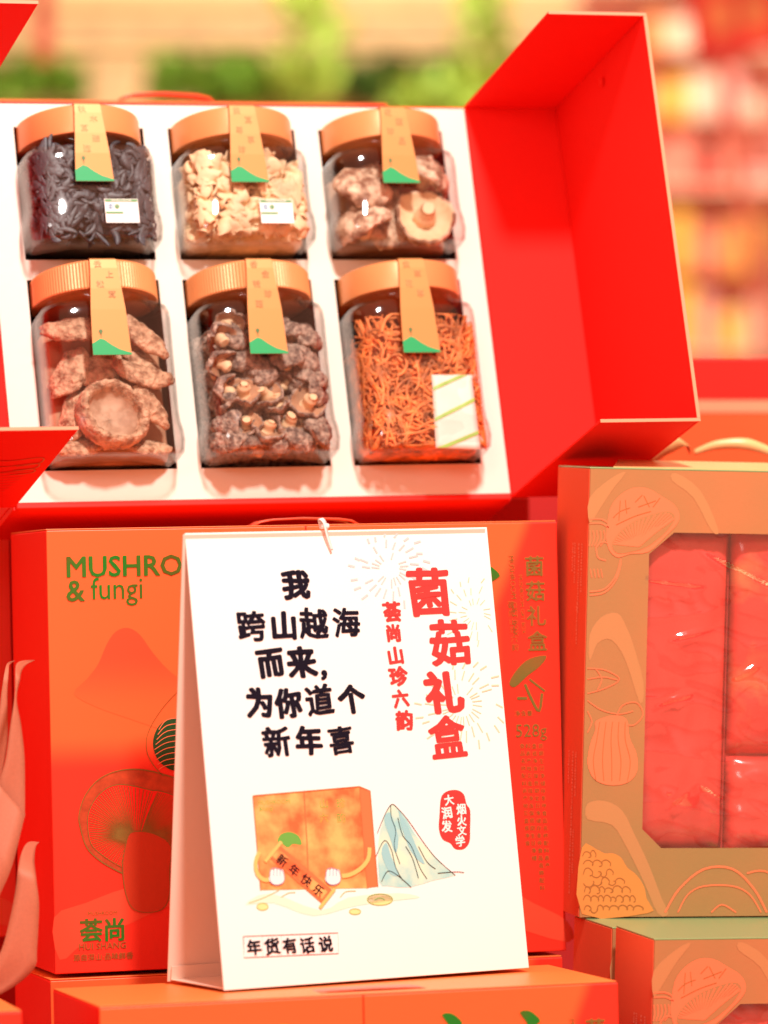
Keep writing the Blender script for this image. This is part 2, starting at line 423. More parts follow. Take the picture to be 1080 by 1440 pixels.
def gift_print(t, S):
    """front print of the gift box, laid out from box A as the photo shows it"""
    top = lambda x: 744 + (x-62)*(733-744)/716
    a = Art(S, 1)                                                     # far mountains
    a.poly([(104, 975), (122, 955), (138, 934), (150, 906), (163, 888), (180, 883), (197, 893), (215, 918), (240, 945), (275, 968), (330, 985), (420, 960), (500, 925), (560, 905), (610, 935), (655, 975), (650, 1020), (560, 1045), (420, 1050), (250, 1030), (180, 1010), (130, 992)], 3)
    a.build('mountain_print', M['mountain'], t)
    a = Art(S, 1)
    a.poly([(76, 1290), (120, 1270), (180, 1248), (260, 1232), (340, 1238), (430, 1270), (520, 1262), (600, 1228), (690, 1240), (750, 1270), (798, 1296), (799, 1325), (700, 1296), (600, 1262), (500, 1300), (420, 1306), (330, 1280), (260, 1268), (180, 1300), (120, 1325), (84, 1350)], 3)
    a.build('mountain_print', M['redprint2'], t)
    a = Art(S, 3)
    a.glyph('MUSHROOMS', 217, 795, 39, bold=.016, sx=1.06, sy=1.05); a.build('lettering', M['greenfoil'], t)
    a = Art(S, 3); a.glyph('&', 106, 831, 43, .012); a.glyph('fungi', 164, 832, 44, -.004, sx=.92); a.build('lettering', M['greenfoil'], t)
    # large mushroom
    out = [(243, 1093), (205, 1083), (170, 1083), (140, 1095), (120, 1118), (111, 1145), (113, 1165), (122, 1192), (140, 1210), (160, 1222), (172, 1228)]
    outr = [(250, 1228), (285, 1218), (310, 1195), (318, 1165), (305, 1130), (277, 1106)]
    inn = [(215, 1112), (180, 1104), (155, 1106), (135, 1122), (124, 1145), (124, 1170), (130, 1190), (150, 1207), (170, 1219)]
    innr = [(250, 1219), (280, 1208), (300, 1190), (303, 1165), (290, 1143), (262, 1128), (240, 1117), (222, 1112)]
    Art(S, 2).poly(out+[(210, 1226)]+outr, 3).build('mushroom_cap_print', M['capfoil'], t)
    Art(S, 3).poly(inn+[(210, 1222)]+innr, 3).build('mushroom_gill_print', M['red'], t)
    a = Art(S, 4)
    a.line(out, 1.6); a.line([out[0]]+outr[::-1], 1.6); a.line(inn, 1.2); a.line([inn[0]]+innr[::-1], 1.2)
    ring = smooth_pts(inn, False, 7)+smooth_pts(innr, False, 7)
    for i, p in enumerate(ring):
        c = (192+(p[0]-200)*.14, 1182-abs(p[0]-205)*.03)
        mx, my = (p[0]*.45+c[0]*.55), (p[1]*.45+c[1]*.55)-4
        a.line([c, (mx, my), (p[0]*.97+c[0]*.03, p[1]*.97+c[1]*.03)], 1.0 if i % 2 else .7, 3)
    a.build('gill_line_print', M['bronze'], t)
    Art(S, 5).poly([(182, 1172), (200, 1169), (222, 1175), (240, 1190), (238, 1225), (238, 1258), (228, 1278), (205, 1283), (185, 1276), (175, 1250), (172, 1215), (176, 1190)], 3).build('mushroom_stem_print', M['stemfoil'], t)
    Art(S, 6).line([(176, 1190), (172, 1215), (175, 1250), (185, 1276), (205, 1283), (228, 1278), (238, 1258), (238, 1225), (240, 1190), (222, 1175), (200, 1169), (182, 1172), (176, 1190)], 1.2).build('stem_outline_print', M['bronze'], t)
    # dark green mushroom
    Art(S, 3).poly([(246, 1009), (228, 1016), (218, 1030), (215, 1047), (220, 1065), (232, 1078), (248, 1084), (275, 1080), (300, 1060), (305, 1035), (290, 1012), (268, 1004)], 3).build('green_cap_print', M['foildk'], t)
    a = Art(S, 4)
    for k in range(9):
        y0 = 1014+k*8
        a.line([(217+abs(k-4)*1.5, y0+12-k), (235, y0-2), (262, y0-4), (285, y0+4)], 1.1)
    a.build('green_cap_line_print', M['oprint'], t)
    Art(S, 4).line([(262, 965), (247, 975), (225, 1000), (208, 1030), (206, 1055), (215, 1075), (230, 1092)], 1).build('outline_print', M['bronze'], t)
    # leaf tips
    a = Art(S, 3)
    for lx, ly in ((325, 784), (552, 776), (660, 776), (688, 803)):
        a.poly([(lx-14, ly-6), (lx-2, ly-8), (lx+8, ly-2), (lx+15, ly+7), (lx+5, ly+14), (lx-2, ly+22), (lx-4, ly+8)], 2)
    a.build_each('leaf_print', M['greenfoil'], t)
    # maker's mark
    a = Art(S, 3); a.glyph('荟', 128, 1308, 34, .022, sx=1.0); a.glyph('尚', 161, 1307, 34, .022); a.build('emblem', M['greenfoil'], t)
    a = Art(S, 3); a.glyph('·MUSHROOM·', 144, 1284, 7.5, .0); a.glyph('HUI SHANG', 144, 1330, 13, .01); a.glyph('源自深山·品味鲜香', 145, 1345, 10.5, .01); a.build('lettering', M['bronze'], t)
    # right-hand columns
    a = Art(S, 3)
    for i, ch in enumerate('菌菇礼盒'): a.glyph(ch, 751+i*1.5, 796+i*35, 30, .02)
    a.build('lettering', M['bronze'], t)
    a = Art(S, 3)
    for (x, y, w_, h_) in ((722, 838, 88, 11), (734, 850, 80, 8)):
        a.glyph('MUSHROOM GIFT BOX', x, y, h_, .0, rot=-math.pi/2+.04)
    for i, ch in enumerate('荟尚山珍六韵'): a.glyph(ch, 718+i*1.2, 850+i*12, 11, .0)
    a.build('lettering', M['bronze'], t)
    a = Art(S, 3)                                                     # brush mushroom and knife-shaped stroke
    a.poly([(716, 960), (728, 940), (745, 926), (768, 922), (760, 936), (742, 950), (724, 966)], 3)
    a.line([(738, 962), (748, 985), (758, 1000), (762, 975)], 4, 3); a.line([(744, 955), (766, 972)], 3)
    a.line([(727, 982), (741, 982)], 4)
    a.build('brush_print', M['bronze'], t)
    a = Art(S, 3); a.glyph('净含量', 736, 1003, 9, .0); a.glyph('528g', 747, 1030, 26, -.002, sx=.95)
    for k, (x, n) in enumerate(((738, 14), (746, 16), (755, 20), (764, 17))):
        for j in range(n):
            a.glyph('食品名称配料表产地见盒底净含保质期生日净储存条件'[(j+k*5) % 24], x+j*.6-4, 1049+j*10.5, 8, 0)
    a.build('lettering', M['bronze'], t)

A_M = pose(-1.5, -.9, 16.05, (-.2345*1.03, 3.0428*1.03, -.33*1.03))
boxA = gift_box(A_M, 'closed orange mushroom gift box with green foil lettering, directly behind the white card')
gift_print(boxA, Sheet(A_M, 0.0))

k = .3736/.396
def gcopy(mtx, label, s=1.0):
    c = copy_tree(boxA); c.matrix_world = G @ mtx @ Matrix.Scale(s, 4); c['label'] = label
    return c
C_M = pose(-1.5, -.9, 16.27, (-.1873, 2.9041, -.6379))
C_top = .3
H_G = .3269
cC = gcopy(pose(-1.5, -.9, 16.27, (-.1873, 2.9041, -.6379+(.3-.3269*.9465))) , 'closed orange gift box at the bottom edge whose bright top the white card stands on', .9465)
cC.matrix_world = cC.matrix_world @ Matrix.Diagonal((1, 1.2, 1, 1))
for o_ in [q for q in bpy.data.objects if q.parent == cC and q.name.startswith('strap')]:
    o_.location = (0, -.034, H_G*.7); o_.scale = (1, 1, .3)
# box under A: stands slightly proud of it
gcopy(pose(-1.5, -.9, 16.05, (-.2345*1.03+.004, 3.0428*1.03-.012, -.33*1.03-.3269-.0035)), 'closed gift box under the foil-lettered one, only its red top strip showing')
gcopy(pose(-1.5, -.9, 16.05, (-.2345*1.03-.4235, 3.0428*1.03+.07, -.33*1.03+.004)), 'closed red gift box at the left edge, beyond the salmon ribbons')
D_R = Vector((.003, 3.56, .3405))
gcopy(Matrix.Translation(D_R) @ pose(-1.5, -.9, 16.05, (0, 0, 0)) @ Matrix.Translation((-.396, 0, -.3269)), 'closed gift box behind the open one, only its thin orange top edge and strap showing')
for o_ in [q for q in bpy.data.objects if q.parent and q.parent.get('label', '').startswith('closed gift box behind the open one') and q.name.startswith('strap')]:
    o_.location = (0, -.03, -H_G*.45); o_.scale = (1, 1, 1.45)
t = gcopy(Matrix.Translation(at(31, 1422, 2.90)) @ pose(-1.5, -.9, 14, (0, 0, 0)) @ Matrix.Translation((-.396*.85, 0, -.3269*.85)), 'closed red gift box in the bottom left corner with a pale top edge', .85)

# ------------------------------------------------------------------ open gift box with tray
K = 1.04
O_M = pose(-16.2, -1.13, 18.99, (-.2681*K, 3.1127*K, .0067*K)) @ Matrix.Scale(K, 4)
W, H, D, WS, BD = .385, .3115, .1899, .0757, .085
ob = thing('open_gift_box', 'open red gift box leaning back, doors spread, with six jars in its white tray', 'gift box', O_M, None)
th = .0022
# base shell behind the tray
boxes('base', [((-.002, .005, -.0045), (W+.002, BD, 0)), ((-.002, .005, H), (W+.002, BD, H+.0035)),
               ((-.002, BD-.002, 0), (W+.002, BD+.0005, H)), ((-.0025, .004, .0002), (-.0004, BD-.003, H-.0002)), ((W+.0004, .004, .0002), (W+.0025, BD-.003, H-.0002))], M['red'], ob, .0004)
boxes('lower_lip', [((0, -.0006, -.0046), (W, .0046, -.0004))], M['red'], ob, .0006)
# white tray with six cut-outs
holes = []
for i in range(3):
    holes.append((.0235+.12*i, .1875, .1242+.12*i, .2930)); holes.append((.0230+.12*i, .0238, .1245+.12*i, .1718))
xs = sorted({0, W, *[h[0] for h in holes], *[h[2] for h in holes]}); zs = sorted({0, H, *[h[1] for h in holes], *[h[3] for h in holes]})
v = []; f = []; idx = {}
def vid(x, y, z):
    q = (round(x, 5), round(y, 5), round(z, 5))
    if q not in idx: idx[q] = len(v); v.append(q)
    return idx[q]
for i in range(len(xs)-1):
    for j in range(len(zs)-1):
        cx, cz = (xs[i]+xs[i+1])/2, (zs[j]+zs[j+1])/2
        if any(h[0] < cx < h[2] and h[1] < cz < h[3] for h in holes): continue
        f.append((vid(xs[i], 0, zs[j]), vid(xs[i+1], 0, zs[j]), vid(xs[i+1], 0, zs[j+1]), vid(xs[i], 0, zs[j+1])))
# outer rim of the tray
for (x0, z0), (x1, z1) in (((0, 0), (W, 0)), ((W, 0), (W, H)), ((W, H), (0, H)), ((0, H), (0, 0))):
    f.append((vid(x0, 0, z0), vid(x0, .0045, z0), vid(x1, .0045, z1), vid(x1, 0, z1)))
# cut-out lips, white for the first 1.2 mm
for h in holes:
    c = [(h[0], h[1]), (h[2], h[1]), (h[2], h[3]), (h[0], h[3])]
    for q in range(4):
        a, b = c[q], c[(q+1) % 4]
        f.append((vid(a[0], 0, a[1]), vid(b[0], 0, b[1]), vid(b[0], .0012, b[1]), vid(a[0], .0012, a[1])))
mk('tray', v, f, M['tray'], ob)
for h in holes:
    v = []; c = [(h[0], h[1]), (h[2], h[1]), (h[2], h[3]), (h[0], h[3])]
    for y in (.0012, .06):
        v += [(a, y, b) for a, b in c]
    o = mk('jar_well', v, [(0, 1, 5, 4), (1, 2, 6, 5), (2, 3, 7, 6), (3, 0, 4, 7), (4, 5, 6, 7)], M['hole'], ob)
# right and left doors: each half lid is a side wall, a front half and two end walls
def door(sign):
    x0 = W+.001 if sign > 0 else -.001
    x1 = x0+sign*WS
    p = []
    def sb(xa, xb, ya, yb, za, zb):
        return ((min(xa, xb), ya, za), (max(xa, xb), yb, zb))
    d = bpy.data.objects.new('door', None); COL.objects.link(d); d.parent = ob
    boxes('side_wall', [sb(x0, x1, -.0002, th, -.003, H+.003)], M['red_in'], d, .0005)
    boxes('front_half', [sb(x1, x1+sign*th, -D, th, -.003, H+.003)], M['red_in'], d, .0005)
    boxes('end_wall', [sb(x0, x1-sign*.0002, -D, -.0004, H+.001, H+.003)], M['red_in'], d, .0005)
    boxes('end_wall', [sb(x0, x1-sign*.0002, -D, -.0004, -.003, -.001)], M['red_in'], d, .0005)
    # pale board edges along the free rims
    e = .0005
    boxes('board_edge', [sb(x0, x1+sign*th, -D-e, -D-.00002, H+.0008, H+.0032), sb(x0, x1+sign*th, -D-e, -D-.00002, -.0032, -.0008),
                         sb(x1-sign*.0002, x1+sign*(th+.0002), -D-e, -D-.00002, -.0006, H+.0006)], M['edge'], d, 0)
    return d
dr = door(1); dl = door(-1)
o = mk('magnet_stud', [(W+.001+WS-.0016, -.10+.0035*math.cos(a_), H-.016+.0035*math.sin(a_)) for a_ in [i*math.pi/8 for i in range(16)]], [tuple(range(16))], M['red'], dr)
o.modifiers.new('t', 'SOLIDIFY').thickness = .0008
# line print on the underside of the left door's lower end wall
v = []; f = []
def und(pts, w):
    b = len(v); q = smooth_pts(pts, False, 5)
    for i, (x, y) in enumerate(q):
        a_ = q[max(0, i-1)]; c_ = q[min(len(q)-1, i+1)]; dx, dy = c_[0]-a_[0], c_[1]-a_[1]; l = math.hypot(dx, dy) or 1
        v.extend([(x-dy/l*w, y+dx/l*w, 0), (x+dy/l*w, y-dx/l*w, 0)])
    for i in range(len(q)-1): f.append((b+2*i, b+2*i+1, b+2*i+3, b+2*i+2))
for s_ in range(3): und([(-.06+.004*s_, -.125+.012*s_), (-.035, -.118+.014*s_), (-.012, -.125+.014*s_), (-.010, -.112+.012*s_), (-.025, -.104+.01*s_)], .0006)
for s_ in range(9): und([(-.06, -.09+.007*s_), (-.035, -.088+.007*s_), (-.012-.001*s_, -.092+.007*s_)], .0003)
o = mk('line_print', v, f, M['stemfoil'], dl); o.location = (0, 0, -.0034)
# embossed mark below the lower left cut-out
# ------------------------------------------------------------------ jars
def section(a, b, n, N, z, cyl=0):
    """rounded rectangle ring half-sizes a, b; exponent n; cyl blends towards a circle of radius a"""
    r = []
    for i in range(N):
        t = 2*math.pi*i/N + math.pi/N
        c, s = math.cos(t), math.sin(t)
        x = a*math.copysign(abs(c)**(2/n), c); y = b*math.copysign(abs(s)**(2/n), s)
        r.append((x, y, z))
    return r

def jar_meshes(h):
    """h: height of the body up to the shoulder top"""
    N = 64
    lv = [(0.0, .0445, .038, 6), (.0012, .0480, .0415, 6), (.004, .0506, .0440, 5.2), (.012, .0520, .0450, 5.0), (.020, .0516, .0450, 4.8), (.026, .0502, .0442, 4.8), (.034, .0497, .0438, 4.8),
          (h*.6, .0498, .0440, 4.8), (h-.014, .0502, .0446, 4.8), (h-.008, .0500, .0444, 4.6), (h-.0035, .0488, .0432, 4.4), (h-.001, .0465, .0415, 3.4), (h+.0004, .0436, .0410, 2.2), (h+.0008, .0418, .0418, 2), (h+.009, .0416, .0416, 2)]
    v = []; f = []
    for z, a, b, n in lv: v += section(a, b, n, N, z)
    for k_ in range(len(lv)-1):
        for i in range(N):
            j = (i+1) % N; f.append((k_*N+i, k_*N+j, (k_+1)*N+j, (k_+1)*N+i))
    c = len(v); v.append((0, 0, .004))
    for i in range(N): f.append((c, (i+1) % N, i))
    me = bpy.data.meshes.new('plastic_body'); me.from_pydata(v, [], f); me.update()
    for p in me.polygons: p.use_smooth = True
    me.materials.append(M['plastic'])
    return me

def lid_mesh(ribbed):
    N = 240; r = .0468; hh = .0222
    v = []; f = []
    lv = [(0, 1.0), (.001, 1.004), (hh-.0022, 1.0), (hh-.0008, .99), (hh, .965)]
    for z, s in lv:
        for i in range(N):
            t = 2*math.pi*i/N
            rr = r*s*(1+(.012 if (i % 2 and ribbed and .0005 < z < hh-.001) else 0))
            v.append((rr*math.cos(t), rr*math.sin(t), z))
    for k_ in range(len(lv)-1):
        for i in range(N):
            j = (i+1) % N; f.append((k_*N+i, k_*N+j, (k_+1)*N+j, (k_+1)*N+i))
    c = len(v); v.append((0, 0, hh))
    for i in range(N): f.append((c, (len(lv)-1)*N+i, (len(lv)-1)*N+(i+1) % N))
    c2 = len(v); v.append((0, 0, 0))
    for i in range(N): f.append((c2, (i+1) % N, i))
    me = bpy.data.meshes.new('lid'); me.from_pydata(v, [], f); me.update()
    if not ribbed:
        for p in me.polygons: p.use_smooth = len(p.vertices) == 4
    me.materials.append(M['lid'])
    return me

JM = {}
def jar(cx, z0, h, label, ribbed, chars, sticker=False):
    mtx = O_M @ Matrix.Translation((cx, 0.0, z0))
    t = thing('food_jar', label, 'jar', mtx, 'six jars in the open gift box')
    if h not in JM: JM[h] = jar_meshes(h)
    if ('l', ribbed) not in JM: JM[('l', ribbed)] = lid_mesh(ribbed)
    for nm, me, z in (('plastic_body', JM[h], 0), ('lid', JM[('l', ribbed)], h+.0065)):
        o = bpy.data.objects.new(nm, me); COL.objects.link(o); o.parent = t; o.location = (0, 0, z)
        if nm == 'plastic_body': o.modifiers.new('wall', 'SOLIDIFY').thickness = .0013
    zt = h+.0065+.0222; L = .075 if h > .1 else .062
    # paper seal strip: from the lid top over its front edge, hanging down over the body
    x_ = -.004
    prof = [(.012, zt+.0004, 0), (-.020, zt+.0004, 0), (-.0455, zt+.0003, .02), (-.0478, zt-.0012, .04), (-.0484, zt-.008, .12), (-.0486, zt-.024, .4), (-.0484, zt-.04, .7), (-.0474, zt-L, 1)]
    v = []; 
    def hwid(q): return .0098+.0034*q
    for y, z, q in prof: v += [(x_-hwid(q)-.001*q, y, z), (x_+hwid(q)+.002*q, y, z)]
    st = mk('label_strip', v, [(2*i, 2*i+1, 2*i+3, 2*i+2) for i in range(len(prof)-1)], M['strip'], t, False)
    s2 = st.modifiers.new('thickness', 'SOLIDIFY'); s2.thickness = .00025; s2.offset = 0
    zb = zt-L
    xl, xr = x_-hwid(1)-.001, x_+hwid(1)+.002
    def fy(z): # front of the strip at height z
        q = min(1, max(0, (zt-.008-z)/(L-.008)))
        return -.0487+.0011*q**2-.0003
    w = xr-xl
    hill = [(0, 0), (0, .0085), (.22, .0124), (.32, .0116), (.5, .0076), (.7, .0042), (1, .0014), (1, 0)]
    mk('hill_print', [(xl+.0001+a*(w-.0002), fy(zb+b)+.0004*0-.0002, zb+b+.0001) for a, b in hill], [tuple(range(8))], M['green'], st)
    bx_, bz_ = xl+.25*w, zb+.0178
    bal = [(bx_+.0015*math.cos(a_)*(1 if math.sin(a_) > -.3 else .6), fy(bz_)-.0002, bz_+.0019*math.sin(a_)-(.0004 if math.sin(a_) < -.9 else 0)) for a_ in [2*math.pi*i/14 for i in range(14)]]
    bal2 = [(bx_-.0003, fy(bz_)-.0002, bz_-.0018), (bx_-.00015, fy(bz_)-.0002, bz_-.0042), (bx_+.00015, fy(bz_)-.0002, bz_-.0042), (bx_+.0003, fy(bz_)-.0002, bz_-.0018)]
    mk('balloon_print', bal+bal2, [tuple(range(14)), (14, 15, 16, 17)], mat_balloon, st)
    ar = Art(Sheet(Matrix(), -.0490), 1)
    zz = zt-.005
    for i, ch in enumerate(chars):
        dx = (-.0045 if i % 2 == 0 else .0035)
        ar.glyph(ch, x_+dx+.001*(i/4), zz-i*.0078, .0062, 0, px=False)
    ar.build('lettering', M['foil'] if not ribbed else M['stripink'], st)
    if sticker:
        S = Sheet(mtx, -.0452)
        sx, sz = .0155, .0215
        v = [(-.0128+sx, 0, -.0105+sz), (.0128+sx, 0, -.0105+sz), (.0128+sx, 0, .0082+sz), (-.0128+sx, 0, .0082+sz)]
        sk = mk('sticker', [(a, -.0458, c) for a, b, c in v], [(0, 1, 2, 3)], M['white'], t)
        sk.modifiers.new('thickness', 'SOLIDIFY').thickness = .0002
        mk('green_band', [(-.0123+sx, -.0461, .0058+sz), (.0123+sx, -.0461, .0058+sz), (.0123+sx, -.0461, .0078+sz), (-.0123+sx, -.0461, .0078+sz)], [(0, 1, 2, 3)], M['stickgreen'], sk)
        mk('green_band', [(-.0123+sx, -.0461, -.0035+sz), (.0008+sx, -.0461, -.0035+sz), (.0008+sx, -.0461, -.0019+sz), (-.0123+sx, -.0461, -.0019+sz)], [(0, 1, 2, 3)], M['stickgreen'], sk)
        for qx, m_ in ((-.0085, M['blueink']), (-.0035, M['stickgreen'])):
            vv = []
            for i in range(20):
                a_ = 2*math.pi*i/20
                vv += [(qx+sx+.0019*math.cos(a_), -.0461, .0022+sz+.0019*math.sin(a_)), (qx+sx+.0013*math.cos(a_), -.0461, .0022+sz+.0013*math.sin(a_))]
            mk('logo', vv, [(2*i, 2*i+1, (2*i+3) % 40, (2*i+2) % 40) for i in range(20)], m_, sk)
            aa = Art(Sheet(Matrix(), -.0459), 1); aa.glyph('S' if m_ is M['blueink'] else '✿', qx+sx, .0022+sz, .0030, .02, px=False); aa.build('logo', m_, sk)
        aa = Art(Sheet(Matrix(), -.0461), 1); aa.glyph('绿色食品·检测合格', sx, .0068+sz, .0019, 0, px=False); aa.build('lettering', M['white'], sk)
    return t
mat_balloon = mat('balloon_print', (.06, .16, .03, 1), .5)

CX = [.0725, .1925, .3125]
HS, HT = .076, .119
ZT, ZB = .1895, .0245
jt = []
jt.append(jar(CX[0], ZT, HS, 'short square jar of black fungus, top left of the tray, with a white sticker', False, '秋木耳臻选', True))
jt.append(jar(CX[1], ZT, HS, 'short square jar of pale beige dried fungus with a white sticker', False, '黄耳尊享珍', True))
jt.append(jar(CX[2], ZT, HS, 'short square jar of large pale dried shiitake caps, beside the right red door', False, '花菇珍品', False))
jt.append(jar(CX[0]+.0005, ZB, HT, 'tall square jar of thick tan mushroom slices, lower left of the tray', True, '云上松茸', False))
jt.append(jar(CX[1]+.0005, ZB, HT, 'tall square jar packed with small brown shiitake mushrooms with pale stems', True, '香金钱珍菇', False))
jt.append(jar(CX[2]+.0005, ZB, HT, 'tall square jar of orange fungus strands with a white sachet inside', False, '虫草花尊', False))

# ------------------------------------------------------------------ jar contents
def inside(p, a=.0480, b=.0420, n=4.4):
    k_ = (abs(p.x)/a)**n+(abs(p.y)/b)**n
    if k_ > 1:
        k_ = k_**(-1/n); p.x *= k_; p.y *= k_
    return p

def crumple(n_items, bounds, size, seed, curl=1.4, elong=1.0):
    rnd = random.Random(seed); v = []; f = []
    (x0, x1), (y0, y1), (z0, z1) = bounds
    for q in range(n_items):
        s = size*rnd.uniform(.6, 1.25); n = 6
        c = Vector((rnd.uniform(x0+s*.4, x1-s*.4), rnd.uniform(y0, y1), rnd.uniform(z0+s*.35, z1-s*.2)))
        R_ = Euler((rnd.uniform(-.9, .9), rnd.uniform(0, 6.28), rnd.uniform(-.9, .9))).to_matrix()
        ph = rnd.uniform(0, 50); b = len(v); k_ = rnd.uniform(.5, 1)*curl
        for i in range(n+1):
            for j in range(n+1):
                u, w = (i/n-.5), (j/n-.5)*elong
                edge = 1-.35*(abs(u*w)*4)
                an = u*3.0*k_
                rr = .36/k_
                p = Vector((math.sin(an)*rr, -math.cos(an)*rr+rr, w*edge+.12*math.sin(an*2+ph)))
                nz = noise.noise_vector(Vector((u*2.6+ph, w*2.6, ph*.3)))
                p += nz*.22
                p = R_ @ (p*s) + c
                p.x = min(x1, max(x0, p.x)); p.y = min(y1+.01, max(y0-.0006, p.y)); p.z = min(z1+.004, max(z0, p.z)); inside(p)
                v.append(p)
        for i in range(n):
            for j in range(n):
                a_ = b+i*(n+1)+j; f.append((a_, a_+1, a_+n+2, a_+n+1))
    return v, f

def stuff(name, j, vf, mt, label, cat, thick, sub=1):
    me = bpy.data.meshes.new(name); me.from_pydata([tuple(p) for p in vf[0]], [], vf[1]); me.update()
    o = finish(name, me, mt, None, True); o.matrix_world = j.matrix_world.copy()
    if thick:
        s = o.modifiers.new('thickness', 'SOLIDIFY'); s.thickness = thick; s.offset = 0
        if sub: m_ = o.modifiers.new('soften', 'SUBSURF'); m_.levels = m_.render_levels = sub
    tag(o, label, cat, kind='stuff')
    return o
bpy.context.view_layer.update()
BX = (-.049, .049); BY = (-.0425, -.012)
vf = crumple(300, (BX, BY, (.003, HS-.002)), .0150, 3, 1.8, 1.8)
rnd = random.Random(17)
for q in range(300):      # curled finger-like bits
    c_ = Vector((rnd.uniform(-.044, .044), rnd.uniform(-.0415, -.034), rnd.uniform(.006, HS-.006))); d_ = Vector((rnd.uniform(-1, 1), rnd.uniform(-.2, .2), rnd.uniform(-1, 1))).normalized()
    bend = rnd.uniform(-.45, .45); r0 = rnd.uniform(.0012, .0030); b = len(vf[0])
    for i in range(8):
        s1 = d_.cross(Vector((0, 1, .1))).normalized(); s2_ = d_.cross(s1).normalized(); r = r0*math.sin(.35+2.6*i/7)
        for m_ in range(7):
            t = 2*math.pi*m_/7; vf[0].append(inside(c_+s1*r*math.cos(t)+s2_*r*.7*math.sin(t)))
        d_ = (Matrix.Rotation(bend, 3, Vector((0, 1, 0))) @ d_).normalized(); c_ = c_+d_*.0022
    for i in range(7):
        for m_ in range(7):
            m2 = (m_+1) % 7; vf[1].append((b+i*7+m_, b+i*7+m2, b+(i+1)*7+m2, b+(i+1)*7+m_))
stuff('black_fungus', jt[0], vf, M['wood_ear'], 'curled dark grey dried fungus filling the top left jar', 'dried fungus', .0011)
vf = crumple(420, (BX, BY, (.003, HS-.006)), .0185, 5, 1.5, .9)
stuff('beige_fungus', jt[1], vf, M['snow'], 'folded pale beige dried fungus filling the top middle jar', 'dried fungus', .0012)

def strands(n, seed):
    rnd = random.Random(seed); v = []; f = []
    for q in range(n):
        front = q < n*.6
        p = Vector((rnd.uniform(-.042, .042), rnd.uniform(-.0415, -.030) if front else rnd.uniform(-.034, -.015), rnd.uniform(.004, HT-.026)))
        d = Vector((rnd.uniform(-1, 1), rnd.uniform(-.25, .25), rnd.uniform(-1, 1))).normalized()
        ax = Vector((rnd.uniform(-.3, .3), -1, rnd.uniform(-.3, .3))).normalized()
        bend = rnd.gauss(0, .22); step = rnd.uniform(.0018, .0056); r0 = rnd.choice((.0005, .0007, .0009, .0012, .0015)); K_ = 7; b = len(v)
        for i in range(K_+1):
            s1 = d.cross(Vector((0, 1, .1))).normalized(); s2_ = d.cross(s1).normalized()
            r = r0*(1-.35*i/K_)*(1.25 if i == 0 else 1)
            for m_ in range(5):
                t = 2*math.pi*m_/5; v.append(p+s1*r*math.cos(t)+s2_*r*math.sin(t))
            d = (Matrix.Rotation(bend+rnd.uniform(-.2, .2), 3, ax) @ d).normalized()
            p = p+d*step
            p.x = min(.0475, max(-.0475, p.x)); p.y = min(0, max(-.0418, p.y)); p.z = min(HT-.014, max(.0025, p.z)); inside(p)
        for i in range(K_):
            for m_ in range(5):
                m2 = (m_+1) % 5; f.append((b+i*5+m_, b+i*5+m2, b+(i+1)*5+m2, b+(i+1)*5+m_))
    return v, f
stuff('orange_fungus_strands', jt[5], strands(1500, 8), M['strand'], 'tangle of orange dried fungus strands filling the lower right jar', 'dried fungus', 0)
# backing mass so the jar reads full
def mass(j, top, mt, yb=-.016):
    o = boxes('packed_fungus', [((-.0455, yb, .003), (.0455, .036, top))], mt, None, .006)
    o.matrix_world = j.matrix_world.copy(); return o
tag(mass(jt[0], HS-.006, M['wood_ear']), 'dark packed fungus deeper inside the top left jar', 'dried fungus', kind='stuff')
tag(mass(jt[1], HS-.014, M['snow']), 'beige packed fungus deeper inside the top middle jar', 'dried fungus', kind='stuff')
tag(mass(jt[5], HT-.030, M['strand'], -.018), 'orange packed fungus deeper inside the lower right jar', 'dried fungus', kind='stuff')

# white sachet in the orange jar
S6 = Sheet(O_M @ Matrix.Translation((CX[2]+.0005, 0, ZB)), -.0426)
sm = O_M @ Matrix.Translation((CX[2]+.0005, 0, ZB))
sac = thing('desiccant_sachet', 'white sachet with diagonal green stripes inside the orange jar', 'sachet', sm)
cs = [S6.at(*p) for p in ((607, 527), (663, 527), (676, 632), (613, 630))]
nx, nz = 8, 14; v = []; f = []
def quad(u, w):
    a = [cs[3][i]*(1-u)+cs[2][i]*u for i in (0, 1)]; b = [cs[0][i]*(1-u)+cs[1][i]*u for i in (0, 1)]
    return [a[i]*(1-w)+b[i]*w for i in (0, 1)]
def sy_(u, w): return -.0430-.0010*(1-(2*u-1)**4)*(1-(2*w-1)**4) + .0005*noise.noise(Vector((u*4, w*5, 1)))
for i in range(nx+1):
    for j in range(nz+1):
        x, z = quad(i/nx, j/nz); v.append((x, sy_(i/nx, j/nz)+.0004, z))
for i in range(nx):
    for j in range(nz):
        a = i*(nz+1)+j; f.append((a, a+nz+1, a+nz+2, a+1))
o = mk('sachet', v, f, M['packet'], sac, True); o.modifiers.new('t', 'SOLIDIFY').thickness = .0006
for k_, (w0, w1) in enumerate(((.78, 1.02), (.36, .64), (-.05, .2))):
    v = []
    for i in range(9):
        u = i/8
        for dw in (0, .05):
            w = w0+(w1-w0)*u+dw; w = min(.995, max(.005, w))
            x, z = quad(u*.98+.01, w); v.append((x, sy_(u, w)-.0002, z))
    mk('green_stripe', v, [(2*i, 2*i+2, 2*i+3, 2*i+1) for i in range(8)], M['lgreen'], sac)

